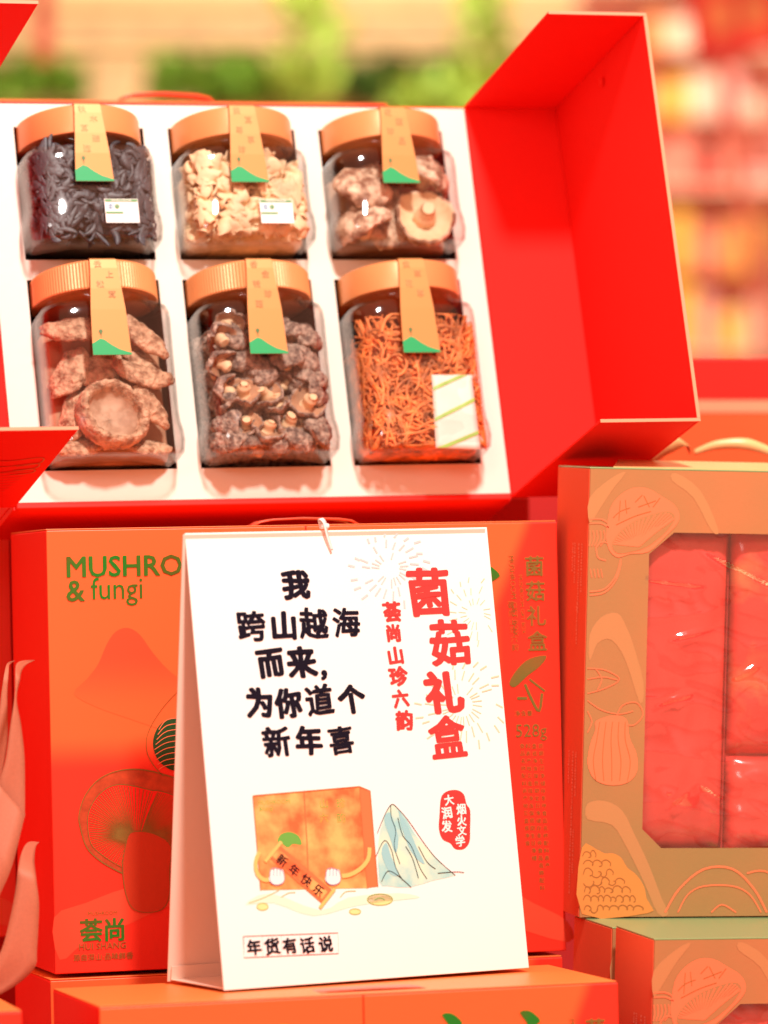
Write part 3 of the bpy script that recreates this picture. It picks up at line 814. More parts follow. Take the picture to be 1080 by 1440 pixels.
# mushrooms
def mushroom_mesh(R, hh, seed, seg=40, wr=.12, curl=.0, ringmat=True):
    prof = [(0, hh), (.35, .97*hh), (.62, .84*hh), (.83, .60*hh), (.96, .30*hh), (1.0, .05*hh), (.97, -.10*hh), (.88, -.13*hh), (.80, .02*hh), (.60, .20*hh), (.35, .30*hh), (0, .32*hh)]
    v = [(0, 0, hh)]; f = []; mi = []
    nz = lambda x, y, z, s: noise.noise(Vector((x*s+seed*7, y*s, z*s)))
    for k_, (r, z) in enumerate(prof[1:-1]):
        for i in range(seg):
            t = 2*math.pi*i/seg
            under = k_ >= 7
            c, s = math.cos(t), math.sin(t)
            w = 1+wr*nz(c, s, 0, 1.3)+.5*wr*nz(c, s, r, 3.5)
            zz = z+hh*(.5*wr*nz(c*r, s*r, 0, 2.2)*3+.22*nz(c*r, s*r, 3, 6))*(1 if not under else .6) + curl*hh*(c*c-.4)*r*r
            if under: zz += (.035*hh if i % 2 else -.035*hh)
            v.append((R*r*w*c, R*r*w*s, zz))
    n = len(prof)-2
    for i in range(seg):
        f.append((0, 1+i, 1+(i+1) % seg)); mi.append(0)
    for k_ in range(n-1):
        for i in range(seg):
            j = (i+1) % seg; a = 1+k_*seg; b = a+seg
            f.append((a+i, b+i, b+j, a+j)); mi.append(1 if k_ >= 6 else 0)
    e = len(v); v.append((0, 0, .32*hh)); a = 1+(n-1)*seg
    for i in range(seg): f.append((a+i, e, a+(i+1) % seg)); mi.append(1)
    return v, f, mi

def cap_data(name, R, hh, seed, mts, **kw):
    v, f, mi = mushroom_mesh(R, hh, seed, **kw)
    me = bpy.data.meshes.new(name); me.from_pydata(v, [], f); me.update()
    for m_ in mts: me.materials.append(m_)
    for p, i in zip(me.polygons, mi): p.material_index = i; p.use_smooth = True
    return me

def stem_data(name, r, L, seed, mt, z0):
    v = []; f = []; N = 12; K_ = 6; rnd = random.Random(seed); bx_, by_ = rnd.uniform(-.25, .25), rnd.uniform(-.25, .25)
    for k_ in range(K_+1):
        t = k_/K_; z = z0-L*t; rr = r*(1.15-.25*t+.12*math.sin(t*7+seed))*(1 if k_ < K_ else .7)
        for i in range(N):
            a = 2*math.pi*i/N; q = 1+.15*noise.noise(Vector((math.cos(a)+seed, math.sin(a), t*2)))
            v.append((rr*q*math.cos(a)+bx_*L*t*t, rr*q*math.sin(a)+by_*L*t*t, z))
    for k_ in range(K_):
        for i in range(N):
            j = (i+1) % N; f.append((k_*N+i, (k_+1)*N+i, (k_+1)*N+j, k_*N+j))
    f.append(tuple(K_*N+i for i in range(N))); f.append(tuple(reversed(range(N))))
    me = bpy.data.meshes.new(name); me.from_pydata(v, [], f); me.update(); me.materials.append(mt)
    for p in me.polygons: p.use_smooth = len(p.vertices) == 4
    return me

def face(ax, spin=0, jx=0, jz=0):
    """rotation taking the cap's top (+Z) to direction ax"""
    return Vector(ax).to_track_quat('Z', 'Y').to_matrix().to_4x4() @ Matrix.Rotation(spin, 4, 'Z')

def put_mushroom(j, pos, ax, spin, cap_me, stem_me, name, label, cat, group=None, s=1.0, flat=1.0):
    m_ = j.matrix_world @ Matrix.Translation(pos) @ face(ax, spin) @ Matrix.Diagonal((s, s, s*flat, 1))
    t = bpy.data.objects.new(name, None); COL.objects.link(t); t.matrix_world = m_; t.empty_display_size = .005
    tag(t, label, cat, group)
    o = bpy.data.objects.new('cap', cap_me); COL.objects.link(o); o.parent = t
    if stem_me:
        o = bpy.data.objects.new('stem', stem_me); COL.objects.link(o); o.parent = t
    return t

def jloc(jx, jz, h_px):   # photo pixel -> jar local (x, z) at depth
    pass
# jar 5: small shiitake
rnd = random.Random(21)
sc = [cap_data('cap', .0118, .0075, s_, (M['cap_s'], M['gill_s']), wr=.22, curl=c_) for s_, c_ in ((1, .3), (2, .9), (3, -.3), (4, .6))]
ss = [stem_data('stem', .0040, .0085, s_, M['stem_s'], .0025) for s_ in (1, 2, 3)]
J5 = Sheet(O_M @ Matrix.Translation((CX[1]+.0005, 0, ZB)), -.036)
J5b = jt[4]
big = [  # px, py, facing (cap-top direction), size
 (292, 475, (-.3, .55, .75), 1.15), (322, 545, (-.9, .2, .3), 1.15), (345, 548, (.1, .85, -.5), 1.15), (378, 550, (.5, .7, -.6), 1.1), (392, 562, (.3, .5, -.8), .95), (407, 500, (.1, -.6, .8), 1.3),
 (432, 500, (.6, -.5, .5), 1.3), (441, 525, (.5, -.6, .6), 1.2), (436, 563, (-.1, .9, -.3), 1.25), (412, 592, (-.3, .85, -.5), 1.3), (350, 590, (.2, .8, -.4), 1.1), (380, 600, (-.2, .7, -.7), 1.1), (318, 590, (-.6, -.5, .6), 1.05),
 (310, 628, (-.2, -.7, .65), 1.25), (455, 600, (.5, -.7, .4), 1.2), (450, 635, (.6, -.2, .7), 1.1), (345, 500, (-.2, -.8, .5), 1.1), (312, 510, (-.5, .5, .6), 1.1), (372, 520, (0, -.9, .3), 1.1),
 (330, 470, (.2, -.8, .5), 1.2), (450, 470, (.5, -.6, .6), 1.2), (300, 560, (-.8, -.4, .2), 1.1), (400, 630, (.1, -.8, .5), 1.1), (360, 632, (-.2, -.6, .7), 1.1), (425, 625, (.3, -.7, .5), 1.1), (420, 465, (.2, -.5, .8), 1.1), (285, 600, (-.8, -.3, .2), 1.1), (465, 545, (.8, -.4, .3), 1.2)]
lab5 = 'small shiitake mostly hidden behind the front ones in the lower middle jar'; used5 = {}
for i, (px_, py_, ax, s_) in enumerate(big):
    x, z = J5.at(px_, py_); x = min(.034, max(-.034, x)); z = min(HT-.014, max(.012, z))
    y = -.031+.004*rnd.random()+(.004 if ax[1] < 0 else -.001)
    how = 'stem-side-out' if ax[1] > .4 else ('tilted' if ax[1] > -.3 else 'cap-out')
    wx = 'by the left wall' if px_ < 318 else ('left of centre' if px_ < 352 else ('below the label strip' if px_ < 405 and py_ > 510 else ('under the label strip' if px_ < 405 else ('right of centre' if px_ < 434 else 'by the right wall'))))
    wz = 'at the top' if py_ < 490 else ('in the upper part' if py_ < 530 else ('at mid height' if py_ < 575 else ('in the lower part' if py_ < 612 else 'at the bottom')))
    lb = 'small %s shiitake %s %s of the lower middle jar' % (how, wx, wz)
    nn = used5.get(lb, 0); used5[lb] = nn+1
    if nn: lb = lb.replace('small', ('second small', 'third small')[nn-1])
    put_mushroom(J5b, (x, y, z), ax, rnd.uniform(0, 6.28), sc[i % 4], ss[i % 3], 'shiitake_mushroom', lb, 'mushroom', 'small shiitake in the lower middle jar', s_)
for i in range(50):
    x, z = rnd.uniform(-.038, .036), rnd.uniform(.010, HT-.012)
    put_mushroom(J5b, (x, rnd.uniform(-.022, -.008), z), (rnd.uniform(-1, 1), rnd.uniform(-.7, .9), rnd.uniform(-1, 1)), rnd.uniform(0, 6.28), sc[i % 4], ss[i % 3], 'shiitake_mushroom', lab5, 'mushroom', 'small shiitake in the lower middle jar', rnd.uniform(.95, 1.2))
# jar 3: large flower shiitake
bc = [cap_data('cap', .020, .012, s_, (M['cap_b'], M['stem_s']), wr=.16, curl=c_, seg=56) for s_, c_ in ((11, .2), (12, .7), (13, 0))]
bs = [stem_data('stem', .0062, .012, s_, M['stem_s'], .004) for s_ in (5, 6)]
J3 = Sheet(O_M @ Matrix.Translation((CX[2], 0, ZT)), -.034)
lst3 = [(498, 262, (.1, -.75, .6), 1.0, 0, 'domed pale shiitake cap at the upper left of the top right jar'),
        (600, 302, (.15, .95, -.1), 1.05, 0, 'pale shiitake turned to show its round stem in the top right jar'),
        (502, 318, (-.35, -.45, .8), 1.0, 1, 'folded fan-like shiitake at the lower left of the top right jar'),
        (603, 243, (.4, -.6, .6), .95, 1, 'pale shiitake at the upper right of the top right jar'),
        (550, 285, (0, -.9, .2), .95, 2, 'brown shiitake behind the others in the middle of the top right jar'),
        (545, 325, (.1, -.7, .5), .9, 0, 'low brown shiitake between the two front ones in the top right jar'),
        (545, 240, (0, -.4, .9), .9, 1, 'shiitake under the label strip of the top right jar')]
for i, (px_, py_, ax, s_, c_, lb) in enumerate(lst3):
    x, z = J3.at(px_, py_); x = min(.029, max(-.029, x)); z = min(HS-.018, max(.016, z))
    y = (-.026 if i < 4 else -.012)
    put_mushroom(jt[2], (x, y+(-.004 if ax[1] > 0 else .002), z), ax, i*1.3, bc[c_], bs[i % 2], 'large_shiitake', lb, 'mushroom', None, s_*1.12)
# jar 4: thick tan slices and one cupped cap
def slice_data(seed, a, b, th_):
    a *= .96
    v, f, mi = mushroom_mesh(1, .9, seed, seg=44, wr=.22)
    v2 = []
    for x, y, z in v:
        bend = .35*x*x
        v2.append((x*a, y*b+bend*a*.6, z*th_))
    me = bpy.data.meshes.new('cap'); me.from_pydata(v2, [], f); me.update()
    me.materials.append(M['cap_l']); me.materials.append(M['gill_l'])
    for p, i in zip(me.polygons, mi): p.material_index = i; p.use_smooth = True
    return me
sl = [slice_data(31, .028, .013, .009), slice_data(32, .024, .011, .008), slice_data(33, .026, .014, .007)]
def cup_data(R):
    v = []; f = []; mi = []; seg = 84
    prof = [(.0, .34, 1), (.25, .33, 1), (.45, .30, 1), (.60, .22, 1), (.69, .08, 1), (.72, -.08, 0), (.77, -.20, 0), (.86, -.25, 0), (.95, -.14, 0), (1.0, .06, 0), (.97, .28, 0), (.8, .45, 0), (.4, .6, 0), (.0, .62, 0)]
    for k_, (r, z, m_) in enumerate(prof):
        for i in range(seg):
            t = 2*math.pi*i/seg; c, s_ = math.cos(t), math.sin(t)
            w = 1+.07*noise.noise(Vector((c*1.1, s_*1.1, 3)))+(.035*noise.noise(Vector((c*6, s_*6, r*5))) if not m_ else 0)
            dz = (.10*noise.noise(Vector((c*7*r, s_*7*r, 9)))+.05*noise.noise(Vector((c*16*r, s_*16*r, 4)))) if not m_ else .03*noise.noise(Vector((c*r*3, s_*r*3, 1)))+.02*math.sin(r*9+noise.noise(Vector((c*2, s_*2, 0)))*5)
            v.append((R*r*w*c, R*r*w*s_*.98, R*(z+dz)))
    for k_ in range(len(prof)-1):
        for i in range(seg):
            j = (i+1) % seg; f.append((k_*seg+i, k_*seg+j, (k_+1)*seg+j, (k_+1)*seg+i)); mi.append(1 if prof[k_+1][2] else 0)
    me = bpy.data.meshes.new('cap'); me.from_pydata(v, [], f); me.update()
    me.materials.append(M['cap_l']); me.materials.append(M['cupin'])
    for p, i in zip(me.polygons, mi): p.material_index = i; p.use_smooth = True
    return me
M['cupin'] = two_tone('cup_inside', (.40, .23, .14, 1), (.60, .39, .26, 1), scale=75, bump=.5, bscale=160)
cup = cup_data(.0285)
J4 = Sheet(O_M @ Matrix.Translation((CX[0]+.0005, 0, ZB)), -.034)
x, z = J4.at(163, 578)
put_mushroom(jt[3], (x, -.0285, z), (-.15, .96, -.22), .4, cup, None, 'cupped_mushroom', 'large round cupped tan mushroom at the front of the lower left jar', 'mushroom')
lst4 = [(112, 462, (0, -.75, .65), .15, 0, 1, 'long reddish mushroom slice across the upper left of the lower left jar'),
        (205, 470, (.2, -.85, .4), -.9, 1, 1, 'pale slanting mushroom slice right of the label in the lower left jar'),
        (205, 525, (.2, -.8, .5), -.35, 0, .9, 'wrinkled slice above the cupped mushroom in the lower left jar'),
        (222, 566, (.3, -.85, .2), -1.0, 1, .9, 'slice standing right of the cupped mushroom'),
        (88, 515, (-.4, -.8, .3), 1.1, 2, .95, 'dark slice at the left side of the lower left jar'),
        (85, 580, (-.4, -.8, .2), 1.4, 1, 1, 'upright slice left of the cupped mushroom'),
        (105, 627, (0, -.7, .7), .1, 0, .8, 'flat slice at the bottom left of the lower left jar'),
        (218, 622, (.1, -.6, .8), .05, 2, .8, 'flat slice at the bottom right of the lower left jar'),
        (150, 510, (0, -.9, .3), .5, 2, 1, 'slice behind the label tip in the lower left jar'),
        (225, 500, (.4, -.7, .5), -1.2, 2, .9, 'upper right edge slice in the lower left jar'),
        (140, 445, (0, -.5, .9), 0, 0, 1, 'topmost slice just under the neck of the lower left jar')]
for i, (px_, py_, ax, spin, c_, s_, lb) in enumerate(lst4):
    x, z = J4.at(px_, py_); x = min(.0265, max(-.0275, x)); z = min(HT-.016, max(.010, z))
    put_mushroom(jt[3], (x, -.024 if i < 4 else -.016, z), ax, spin, sl[c_], None, 'mushroom_slice', lb, 'mushroom', None, s_)
for j_, top, mt in ((jt[2], HS-.012, M['gill_s']), (jt[3], HT-.012, M['capfoil']), (jt[4], HT-.012, M['gill_s'])):
    pass
o = mass(jt[3], HT-.014, M['gill_s'], -.006); tag(o, 'brown mushroom pieces deeper inside the lower left jar', 'mushroom', kind='stuff')
o = mass(jt[2], HS-.012, M['gill_s'], .002); tag(o, 'brown mushroom pieces deeper inside the top right jar', 'mushroom', kind='stuff')
o = mass(jt[4], HT-.014, M['cap_s'], .004); tag(o, 'brown mushrooms deeper inside the lower middle jar', 'mushroom', kind='stuff')

# ------------------------------------------------------------------ the white table card
ks = 1.078
cW, cH, cD = .228*ks, .2987*ks, .085*ks
Cd = pose(-1.5, -.89, 27.63, (-.1237*ks, 2.8138*ks, -.3125*ks))
card = thing('table_card', 'white A-frame card with black and red Chinese writing and a drawn gift box', 'card', Cd)
Lp = math.hypot(cD/2, cH); tilt = math.atan2(cD/2, cH)
PanM = Matrix.Translation((0, -cD/2, 0)) @ Matrix.Rotation(-tilt, 4, 'X')
pan = bpy.data.objects.new('front_panel', bpy.data.meshes.new('front_panel'))
bm = bmesh.new(); bm_box(bm, (0, 0, 0), (cW, .0014, Lp), .0003); bmesh.ops.recalc_face_normals(bm, faces=bm.faces); bm.to_mesh(pan.data); bm.free()
pan.data.materials.append(M['white']); COL.objects.link(pan); pan.parent = card; pan.matrix_local = PanM
rp = boxes('rear_panel', [((-.002, -.0012, 0), (cW-.002, 0, Lp-.001))], M['cardback'], card, .0003)
rp.matrix_local = Matrix.Translation((0, cD/2, 0)) @ Matrix.Rotation(tilt, 4, 'X')
# base flap folded up inside, visible through the open side
v = [(0, -cD/2+.002, .0015), (cW, -cD/2+.002, .0015), (cW, cD/2-.003, .0015), (0, cD/2-.003, .0015), (cW, cD/2-.005, .011), (0, cD/2-.005, .011)]
o = mk('base_flap', v, [(0, 1, 2, 3), (3, 2, 4, 5)], M['cardback'], card); o.modifiers.new('t', 'SOLIDIFY').thickness = .0008
P = Sheet(Cd @ PanM, 0.0)
def cp(name, art, mt): return art.build(name, mt, pan)
rnd = random.Random(4)
def fireworks(cx, cy, r, n, mt, w):
    a = Art(P, 1)
    for i in range(n):
        t = 2*math.pi*i/n+rnd.uniform(-.06, .06)
        for r0, r1 in ((.28, .5), (.6, .85), (.92, 1.1)):
            q = rnd.uniform(.92, 1.08)
            if rnd.random() < .2: continue
            p0 = (cx+r*r0*q*math.cos(t), cy+r*r0*q*math.sin(t)); p1 = (cx+r*r1*q*math.cos(t+.06), cy+r*r1*q*math.sin(t+.06)+r*.03*r1)
            if max(p0[0], p1[0]) > 686+(max(p0[1], p1[1])-742)*.086: continue
            a.line([p0, p1], w*(.6+.5*r0), 0)
    cp('firework_print', a, mt)
fireworks(548, 800, 50, 22, M['greyink'], 3)
fireworks(668, 862, 44, 18, M['tanink'], 1.6)
fireworks(648, 992, 58, 24, M['tanink'], 2.2)
J = dict(bold=.047, jit=.055, font_res=2)
def words(lst, mt, layer=2, **kw):
    a = Art(P, layer)
    q = dict(J); q.update(kw)
    for ch, x, y, h_ in lst:
        q2 = dict(q)
        if ch in '道喜越海跨新': q2['bold'] = min(q['bold'], .033)
        if ch in '菌菇盒': q2['bold'] = .034
        a.glyph(ch, x, y, h_*rnd.uniform(.96, 1.06), rot=rnd.uniform(-.055, .055)+.03, **q2)
    cp('lettering', a, mt)
words([('我', 416, 822, 43)], M['ink'])
words([('跨', 353, 880, 43), ('山', 399, 880, 42), ('越', 441, 877, 43), ('海', 487, 875, 43)], M['ink'])
words([('而', 381, 933, 43), ('来', 424, 931, 44), ('，', 456, 950, 40)], M['ink'])
words([('为', 365, 988, 43), ('你', 405, 988, 43), ('道', 449, 984, 43), ('个', 494, 983, 43)], M['ink'])
words([('新', 389, 1043, 43), ('年', 434, 1041, 43), ('喜', 480, 1041, 43)], M['ink'])
words([('菌', 602, 832, 66), ('菇', 632, 904, 64), ('礼', 624, 974, 60), ('盒', 629, 1036, 60)], M['redink'])
words([('荟', 551, 860, 29), ('尚', 553, 890, 27), ('山', 556, 922, 27), ('珍', 560, 951, 29), ('六', 563, 982, 27), ('韵', 568, 1013, 29)], M['redink'])
a = Art(P, 1)
a.poly([(620, 1122), (628, 1113), (642, 1111), (652, 1117), (656, 1131), (661, 1140), (661, 1165), (660, 1184), (652, 1194), (640, 1194), (633, 1186), (622, 1180), (617, 1165), (618, 1145)], 4); cp('seal_print', a, M['redink'])
words([('大', 631, 1125, 16), ('润', 628, 1143, 17), ('发', 628, 1162, 17), ('烟', 648, 1138, 16), ('火', 649, 1154, 15), ('文', 649, 1168, 15), ('学', 647, 1183, 16)], M['white'], 2, bold=.03)
a = Art(P, 1); fr_ = [(342, 1317), (475, 1312), (476, 1341), (343, 1347)]
a.line([fr_[0], fr_[1], fr_[2], fr_[3], fr_[0]], 1.3, 0)
cp('frame_print', a, M['redink'])
a = Art(P, 1)
for q in (.2, .4, .6, .8):
    a.line([(342+133*q, 1318-5*q), (343+133*q, 1346-6*q)], .8, 0)
cp('frame_divider_print', a, M['greyink'])
words([('年', 357, 1332, 24), ('货', 382, 1331, 24), ('有', 407, 1330, 24), ('话', 432, 1329, 24), ('说', 458, 1328, 24)], M['ink'], bold=.035)
# drawing
dor = two_tone('drawn_orange', (.80, .13, .03, 1), (.90, .45, .13, 1), scale=55, rough=.7, bump=0, lo=.35, hi=.65)
dor2 = mat('drawn_orange_side', (.80, .17, .05, 1), .7)
dyel = mat('drawn_yellow', (.88, .50, .14, 1), .7)
dteal = two_tone('drawn_teal', (.30, .62, .60, 1), (.60, .78, .58, 1), scale=40, rough=.7, bump=0, lo=.4, hi=.6)
dteal2 = mat('drawn_teal_deep', (.26, .56, .58, 1), .7)
dsand = mat('drawn_sand', (.84, .80, .62, 1), .7)
dgrn = mat('drawn_green', (.12, .38, .05, 1), .7)
cp('drawn_box_front', Art(P, 1).poly([(355, 1119), (505, 1106), (516, 1249), (366, 1252)]), dor)
cp('drawn_box_side', Art(P, 1).poly([(505, 1106), (520, 1112), (531, 1247), (516, 1249)]), dor2)
a = Art(P, 4)
for q in ([(355, 1119), (505, 1106), (520, 1112), (531, 1247)], [(355, 1119), (366, 1252)], [(505, 1106), (516, 1249)]): a.line(q, 1.1, 0)
a.line([(427, 1113), (431, 1180), (434, 1250)], 1.4, 0)
cp('drawn_outline', a, dor2)
a = Art(P, 2)
for q in range(4): a.glyph('山珍六韵'[q], 455+24*(q % 2), 1130+20*(q//2), 15, .0)
a.glyph('MUSHROOM', 385, 1128, 9, 0); a.glyph('&fungi', 374, 1138, 9, 0)
a.poly([(390, 1183), (395, 1173), (408, 1170), (420, 1176), (424, 1188), (412, 1187), (405, 1192), (398, 1188)], 3)
cp('drawn_green_print', a, dgrn)
a = Art(P, 3); a.poly([(376, 1204), (391, 1187), (467, 1252), (455, 1273)]); cp('drawn_scroll', a, dor2)
a = Art(P, 4); a.poly([(382, 1204), (391, 1194), (460, 1254), (452, 1265)]); cp('drawn_scroll_panel', a, dor)
a = Art(P, 5)
a.line([(372, 1212), (395, 1184)], 5, 0); a.line([(449, 1277), (470, 1250)], 5, 0); a.build_each('drawn_roller', dyel, pan)
a = Art(P, 6)
for i, ch in enumerate('新年快乐'): a.glyph(ch, 396+i*17, 1210+i*14, 17, .01, rot=-.72+.0)
cp('lettering', a, M['ink'])
a = Art(P, 5)
a.line([(364, 1198), (359, 1212), (361, 1228), (370, 1237), (380, 1237)], 6); a.line([(519, 1192), (517, 1208), (507, 1221), (492, 1230), (480, 1232)], 6); a.build_each('drawn_arm', dyel, pan)
a = Art(P, 7)
for cx_, cy_ in ((388, 1233), (467, 1233)):
    for k_ in range(4): a.ell(cx_-6+k_*4.4, cy_-5+1.2*abs(k_-1.5), 3.1, 7)
    a.ell(cx_, cy_+3, 11, 8)
cp('drawn_hand', a, M['white'])
a = Art(P, 8)
for cx_, cy_ in ((388, 1233), (467, 1233)):
    for k_ in range(3): a.line([(cx_-4+k_*4.4, cy_-10), (cx_-4.5+k_*4.6, cy_-1)], .8, 0)
    a.line([(cx_-10, cy_), (cx_-8, cy_+8), (cx_, cy_+12), (cx_+9, cy_+8), (cx_+11, cy_)], .8)
    a.line([(cx_-10, cy_), (cx_-9, cy_-9), (cx_-4, cy_-12), (cx_+2, cy_-11), (cx_+8, cy_-8), (cx_+11, cy_)], .8)
cp('drawn_hand_outline', a, M['blueink'])
a = Art(P, 1); a.poly([(532, 1185), (538, 1155), (545, 1138), (552, 1131), (560, 1138), (572, 1153), (583, 1172), (596, 1188), (612, 1205), (628, 1222), (640, 1231), (610, 1238), (575, 1248), (545, 1246), (533, 1240)], 2); cp('drawn_mountain', a, dteal)
a = Art(P, 2)
for q in ([(540, 1152), (547, 1142), (553, 1155), (560, 1180), (556, 1200), (548, 1178)], [(560, 1140), (572, 1160), (585, 1190), (597, 1215), (583, 1205), (570, 1180)], [(536, 1200), (543, 1185), (550, 1205), (560, 1230), (548, 1228)]): a.poly(q, 3)
cp('drawn_mountain_shade', a, dteal2)
a = Art(P, 3)
for q in ([(530, 1172), (538, 1152), (546, 1136), (552, 1131), (560, 1138), (574, 1154), (592, 1180), (612, 1206), (640, 1231)], [(549, 1133), (550, 1150), (556, 1168), (554, 1190), (562, 1215)], [(559, 1150), (566, 1175), (578, 1190), (590, 1220), (600, 1236)],
          [(528, 1205), (540, 1182), (550, 1195), (556, 1220), (566, 1238)], [(570, 1190), (580, 1208), (588, 1235)], [(536, 1240), (545, 1225), (560, 1232), (578, 1248)], [(588, 1190), (600, 1212), (612, 1222)], [(615, 1228), (640, 1226), (652, 1227)]): a.line(q, .9)
cp('drawn_mountain_outline', a, M['ink'])
a = Art(P, 1); a.ell(534, 1265, 18, 8); a.ell(369, 1275, 8, 5); a.ell(499, 1282, 8, 4); a.build_each('drawn_coin', mat('drawn_coin', (.74, .72, .30, 1), .7), pan)
a = Art(P, 2)
for cx_, cy_, rx_, ry_ in ((534, 1265, 18, 8), (369, 1275, 8, 5), (499, 1282, 8, 4)):
    a.line([(cx_+rx_*math.cos(q*.4488), cy_+ry_*math.sin(q*.4488)) for q in range(15)], .9)
a.line([(526, 1266), (534, 1263), (541, 1266)], 1)
for q in ([(395, 1262), (405, 1256), (415, 1255)], [(478, 1262), (486, 1254), (500, 1253)], [(350, 1270), (372, 1262), (392, 1252)]): a.line(q, .9)
cp('drawn_coin_outline', a, dgrn)
a = Art(P, 1); a.poly([(345, 1272), (380, 1256), (450, 1280), (490, 1262), (560, 1256), (590, 1262), (560, 1266), (500, 1274), (440, 1288), (385, 1270)], 3); cp('drawn_ground_wash', a, dsand)
# hanging thread and torn white tab at the top
tp = P.at(455, 742)
pts = [(tp[0]-.0005, .002, tp[1]+.0005), (tp[0]-.003, -.002, tp[1]+.006), (tp[0]-.001, -.004, tp[1]+.003), (tp[0]+.0005, -.0035, tp[1]-.006), (tp[0]+.004, -.0022, tp[1]-.017)]
tab = ribbon_mesh('tie', pts, [(1, 0, .2), (1, .2, .3), (1, .6, 0), (1, .5, .1), (1, .1, .3)], [.003, .0045, .005, .0028, .0016], M['white'], pan)
o = boxes('knot', [((tp[0]-.003, -.0045, tp[1]-.001), (tp[0]+.003, .002, tp[1]+.0025))], M['white'], pan, .0012)

# ------------------------------------------------------------------ window gift boxes on the right
R_S = Matrix.Scale(1.07, 4)     # the boxes are 41 cm wide
R_M = pose(1.5, 1.0, 15, (.1469, 3.2047, -.3044)) @ R_S
RW, RH, RD = .385, .315, .075
rbx = thing('window_gift_box', 'olive and orange window box with mushroom drawings, topmost of the stack at the right', 'gift box', R_M, 'window gift boxes stacked at the right')
RS = Sheet(R_M, 0.0)
win = [RS.at(*p) for p in ((948, 749), (911, 779), (905, 1166), (930, 1193))]
wz0, wz1 = win[3][1], win[0][1]; wx0, wxc0, wxc1 = (win[1][0]+win[2][0])/2, win[0][0], win[3][0]
xr_ = RW-(wx0)
octo = [(wx0, win[1][1]), (wx0, win[2][1]), (wxc1, wz0), (RW-wxc1, wz0), (xr_, win[2][1]), (xr_, win[1][1]), (RW-wxc0, wz1), (wxc0, wz1)]
outer = [(0, 0), (RW, 0), (RW, RH), (0, RH)]
tri = tessellate_polygon([[Vector((x, z, 0)) for x, z in outer], [Vector((x, z, 0)) for x, z in octo]])
allp = outer+octo
v = [(x, 0, z) for x, z in allp]+[(x, .0015, z) for x, z in allp]; n_ = len(allp)
f = [tuple(t) for t in tri]+[tuple(n_+i for i in reversed(t)) for t in tri]
for lo, cnt in ((0, 4), (4, 8)):
    for i in range(cnt):
        a_, b_ = lo+i, lo+(i+1) % cnt; f.append((a_, b_, n_+b_, n_+a_))
o = mk('front_panel', v, f, M['olive'], rbx)
boxes('side_panel', [((-.0004, .0016, 0), (.0012, RD, RH-.0002))], M['rside'], rbx, .0003)
boxes('side_panel', [((RW-.0012, .0016, 0), (RW+.0004, RD, RH-.0002))], M['rside'], rbx, .0003)
boxes('back_panel', [((.0014, RD-.0012, 0), (RW-.0014, RD, RH-.0014))], M['rside'], rbx, 0)
boxes('top_panel', [((-.0002, .0003, RH), (RW, RD, RH+.0012))], M['rtop'], rbx, .0004)
boxes('bottom_panel', [((.0014, .0017, .0002), (RW-.0014, RD-.0014, .0014))], M['rside'], rbx, 0)
boxes('inner_tray', [((.02, .022, .02), (RW-.02, .026, RH-.02))], M['pack'], rbx, 0)
# crinkled window film
FC = [(RS.at(915, 812)[1], -.10, wx0-.004, RS.at(992, 812)[0], .0042, .0020), (RS.at(1010, 770)[1], -.45, RS.at(985, 770)[0], RS.at(1120, 770)[0], .004, .0022), (RS.at(1050, 955)[1], .5, RS.at(1030, 955)[0], RS.at(1070, 955)[0], .003, .0018),
      (RS.at(930, 990)[1], .3, RS.at(925, 990)[0], RS.at(975, 990)[0], .003, .0015), (RS.at(940, 1140)[1], .9, RS.at(935, 1140)[0], RS.at(965, 1140)[0], .003, .0016), (RS.at(975, 900)[1], .25, RS.at(940, 900)[0], RS.at(1010, 900)[0], .0025, .0016), (RS.at(1000, 1100)[1], -.6, RS.at(985, 1100)[0], RS.at(1020, 1100)[0], .003, .0016)]
v = []; f = []; nx, nz = 120, 150
for i in range(nx+1):
    for j in range(nz+1):
        x = wx0-.004+(xr_-wx0+.008)*i/nx; z = wz0-.004+(wz1-wz0+.008)*j/nz
        y = .0040-.0030*abs(noise.noise(Vector((x*9+z*4, z*26, 2))))**.6-.0022*abs(noise.noise(Vector((x*30, z*45+x*20, 5))))**.7
        for (zc, sl_, x0_, x1_, am, wd) in FC:
            if x0_ < x < x1_: y -= am*math.exp(-((z-zc-sl_*(x-x0_))/wd)**2)*math.sin(math.pi*(x-x0_)/(x1_-x0_))**.5
        v.append((x, max(-.0025, y), z))
for i in range(nx):
    for j in range(nz):
        a = i*(nz+1)+j; f.append((a, a+nz+1, a+nz+2, a+1))
mk('window_film', v, f, M['film'], rbx, True)
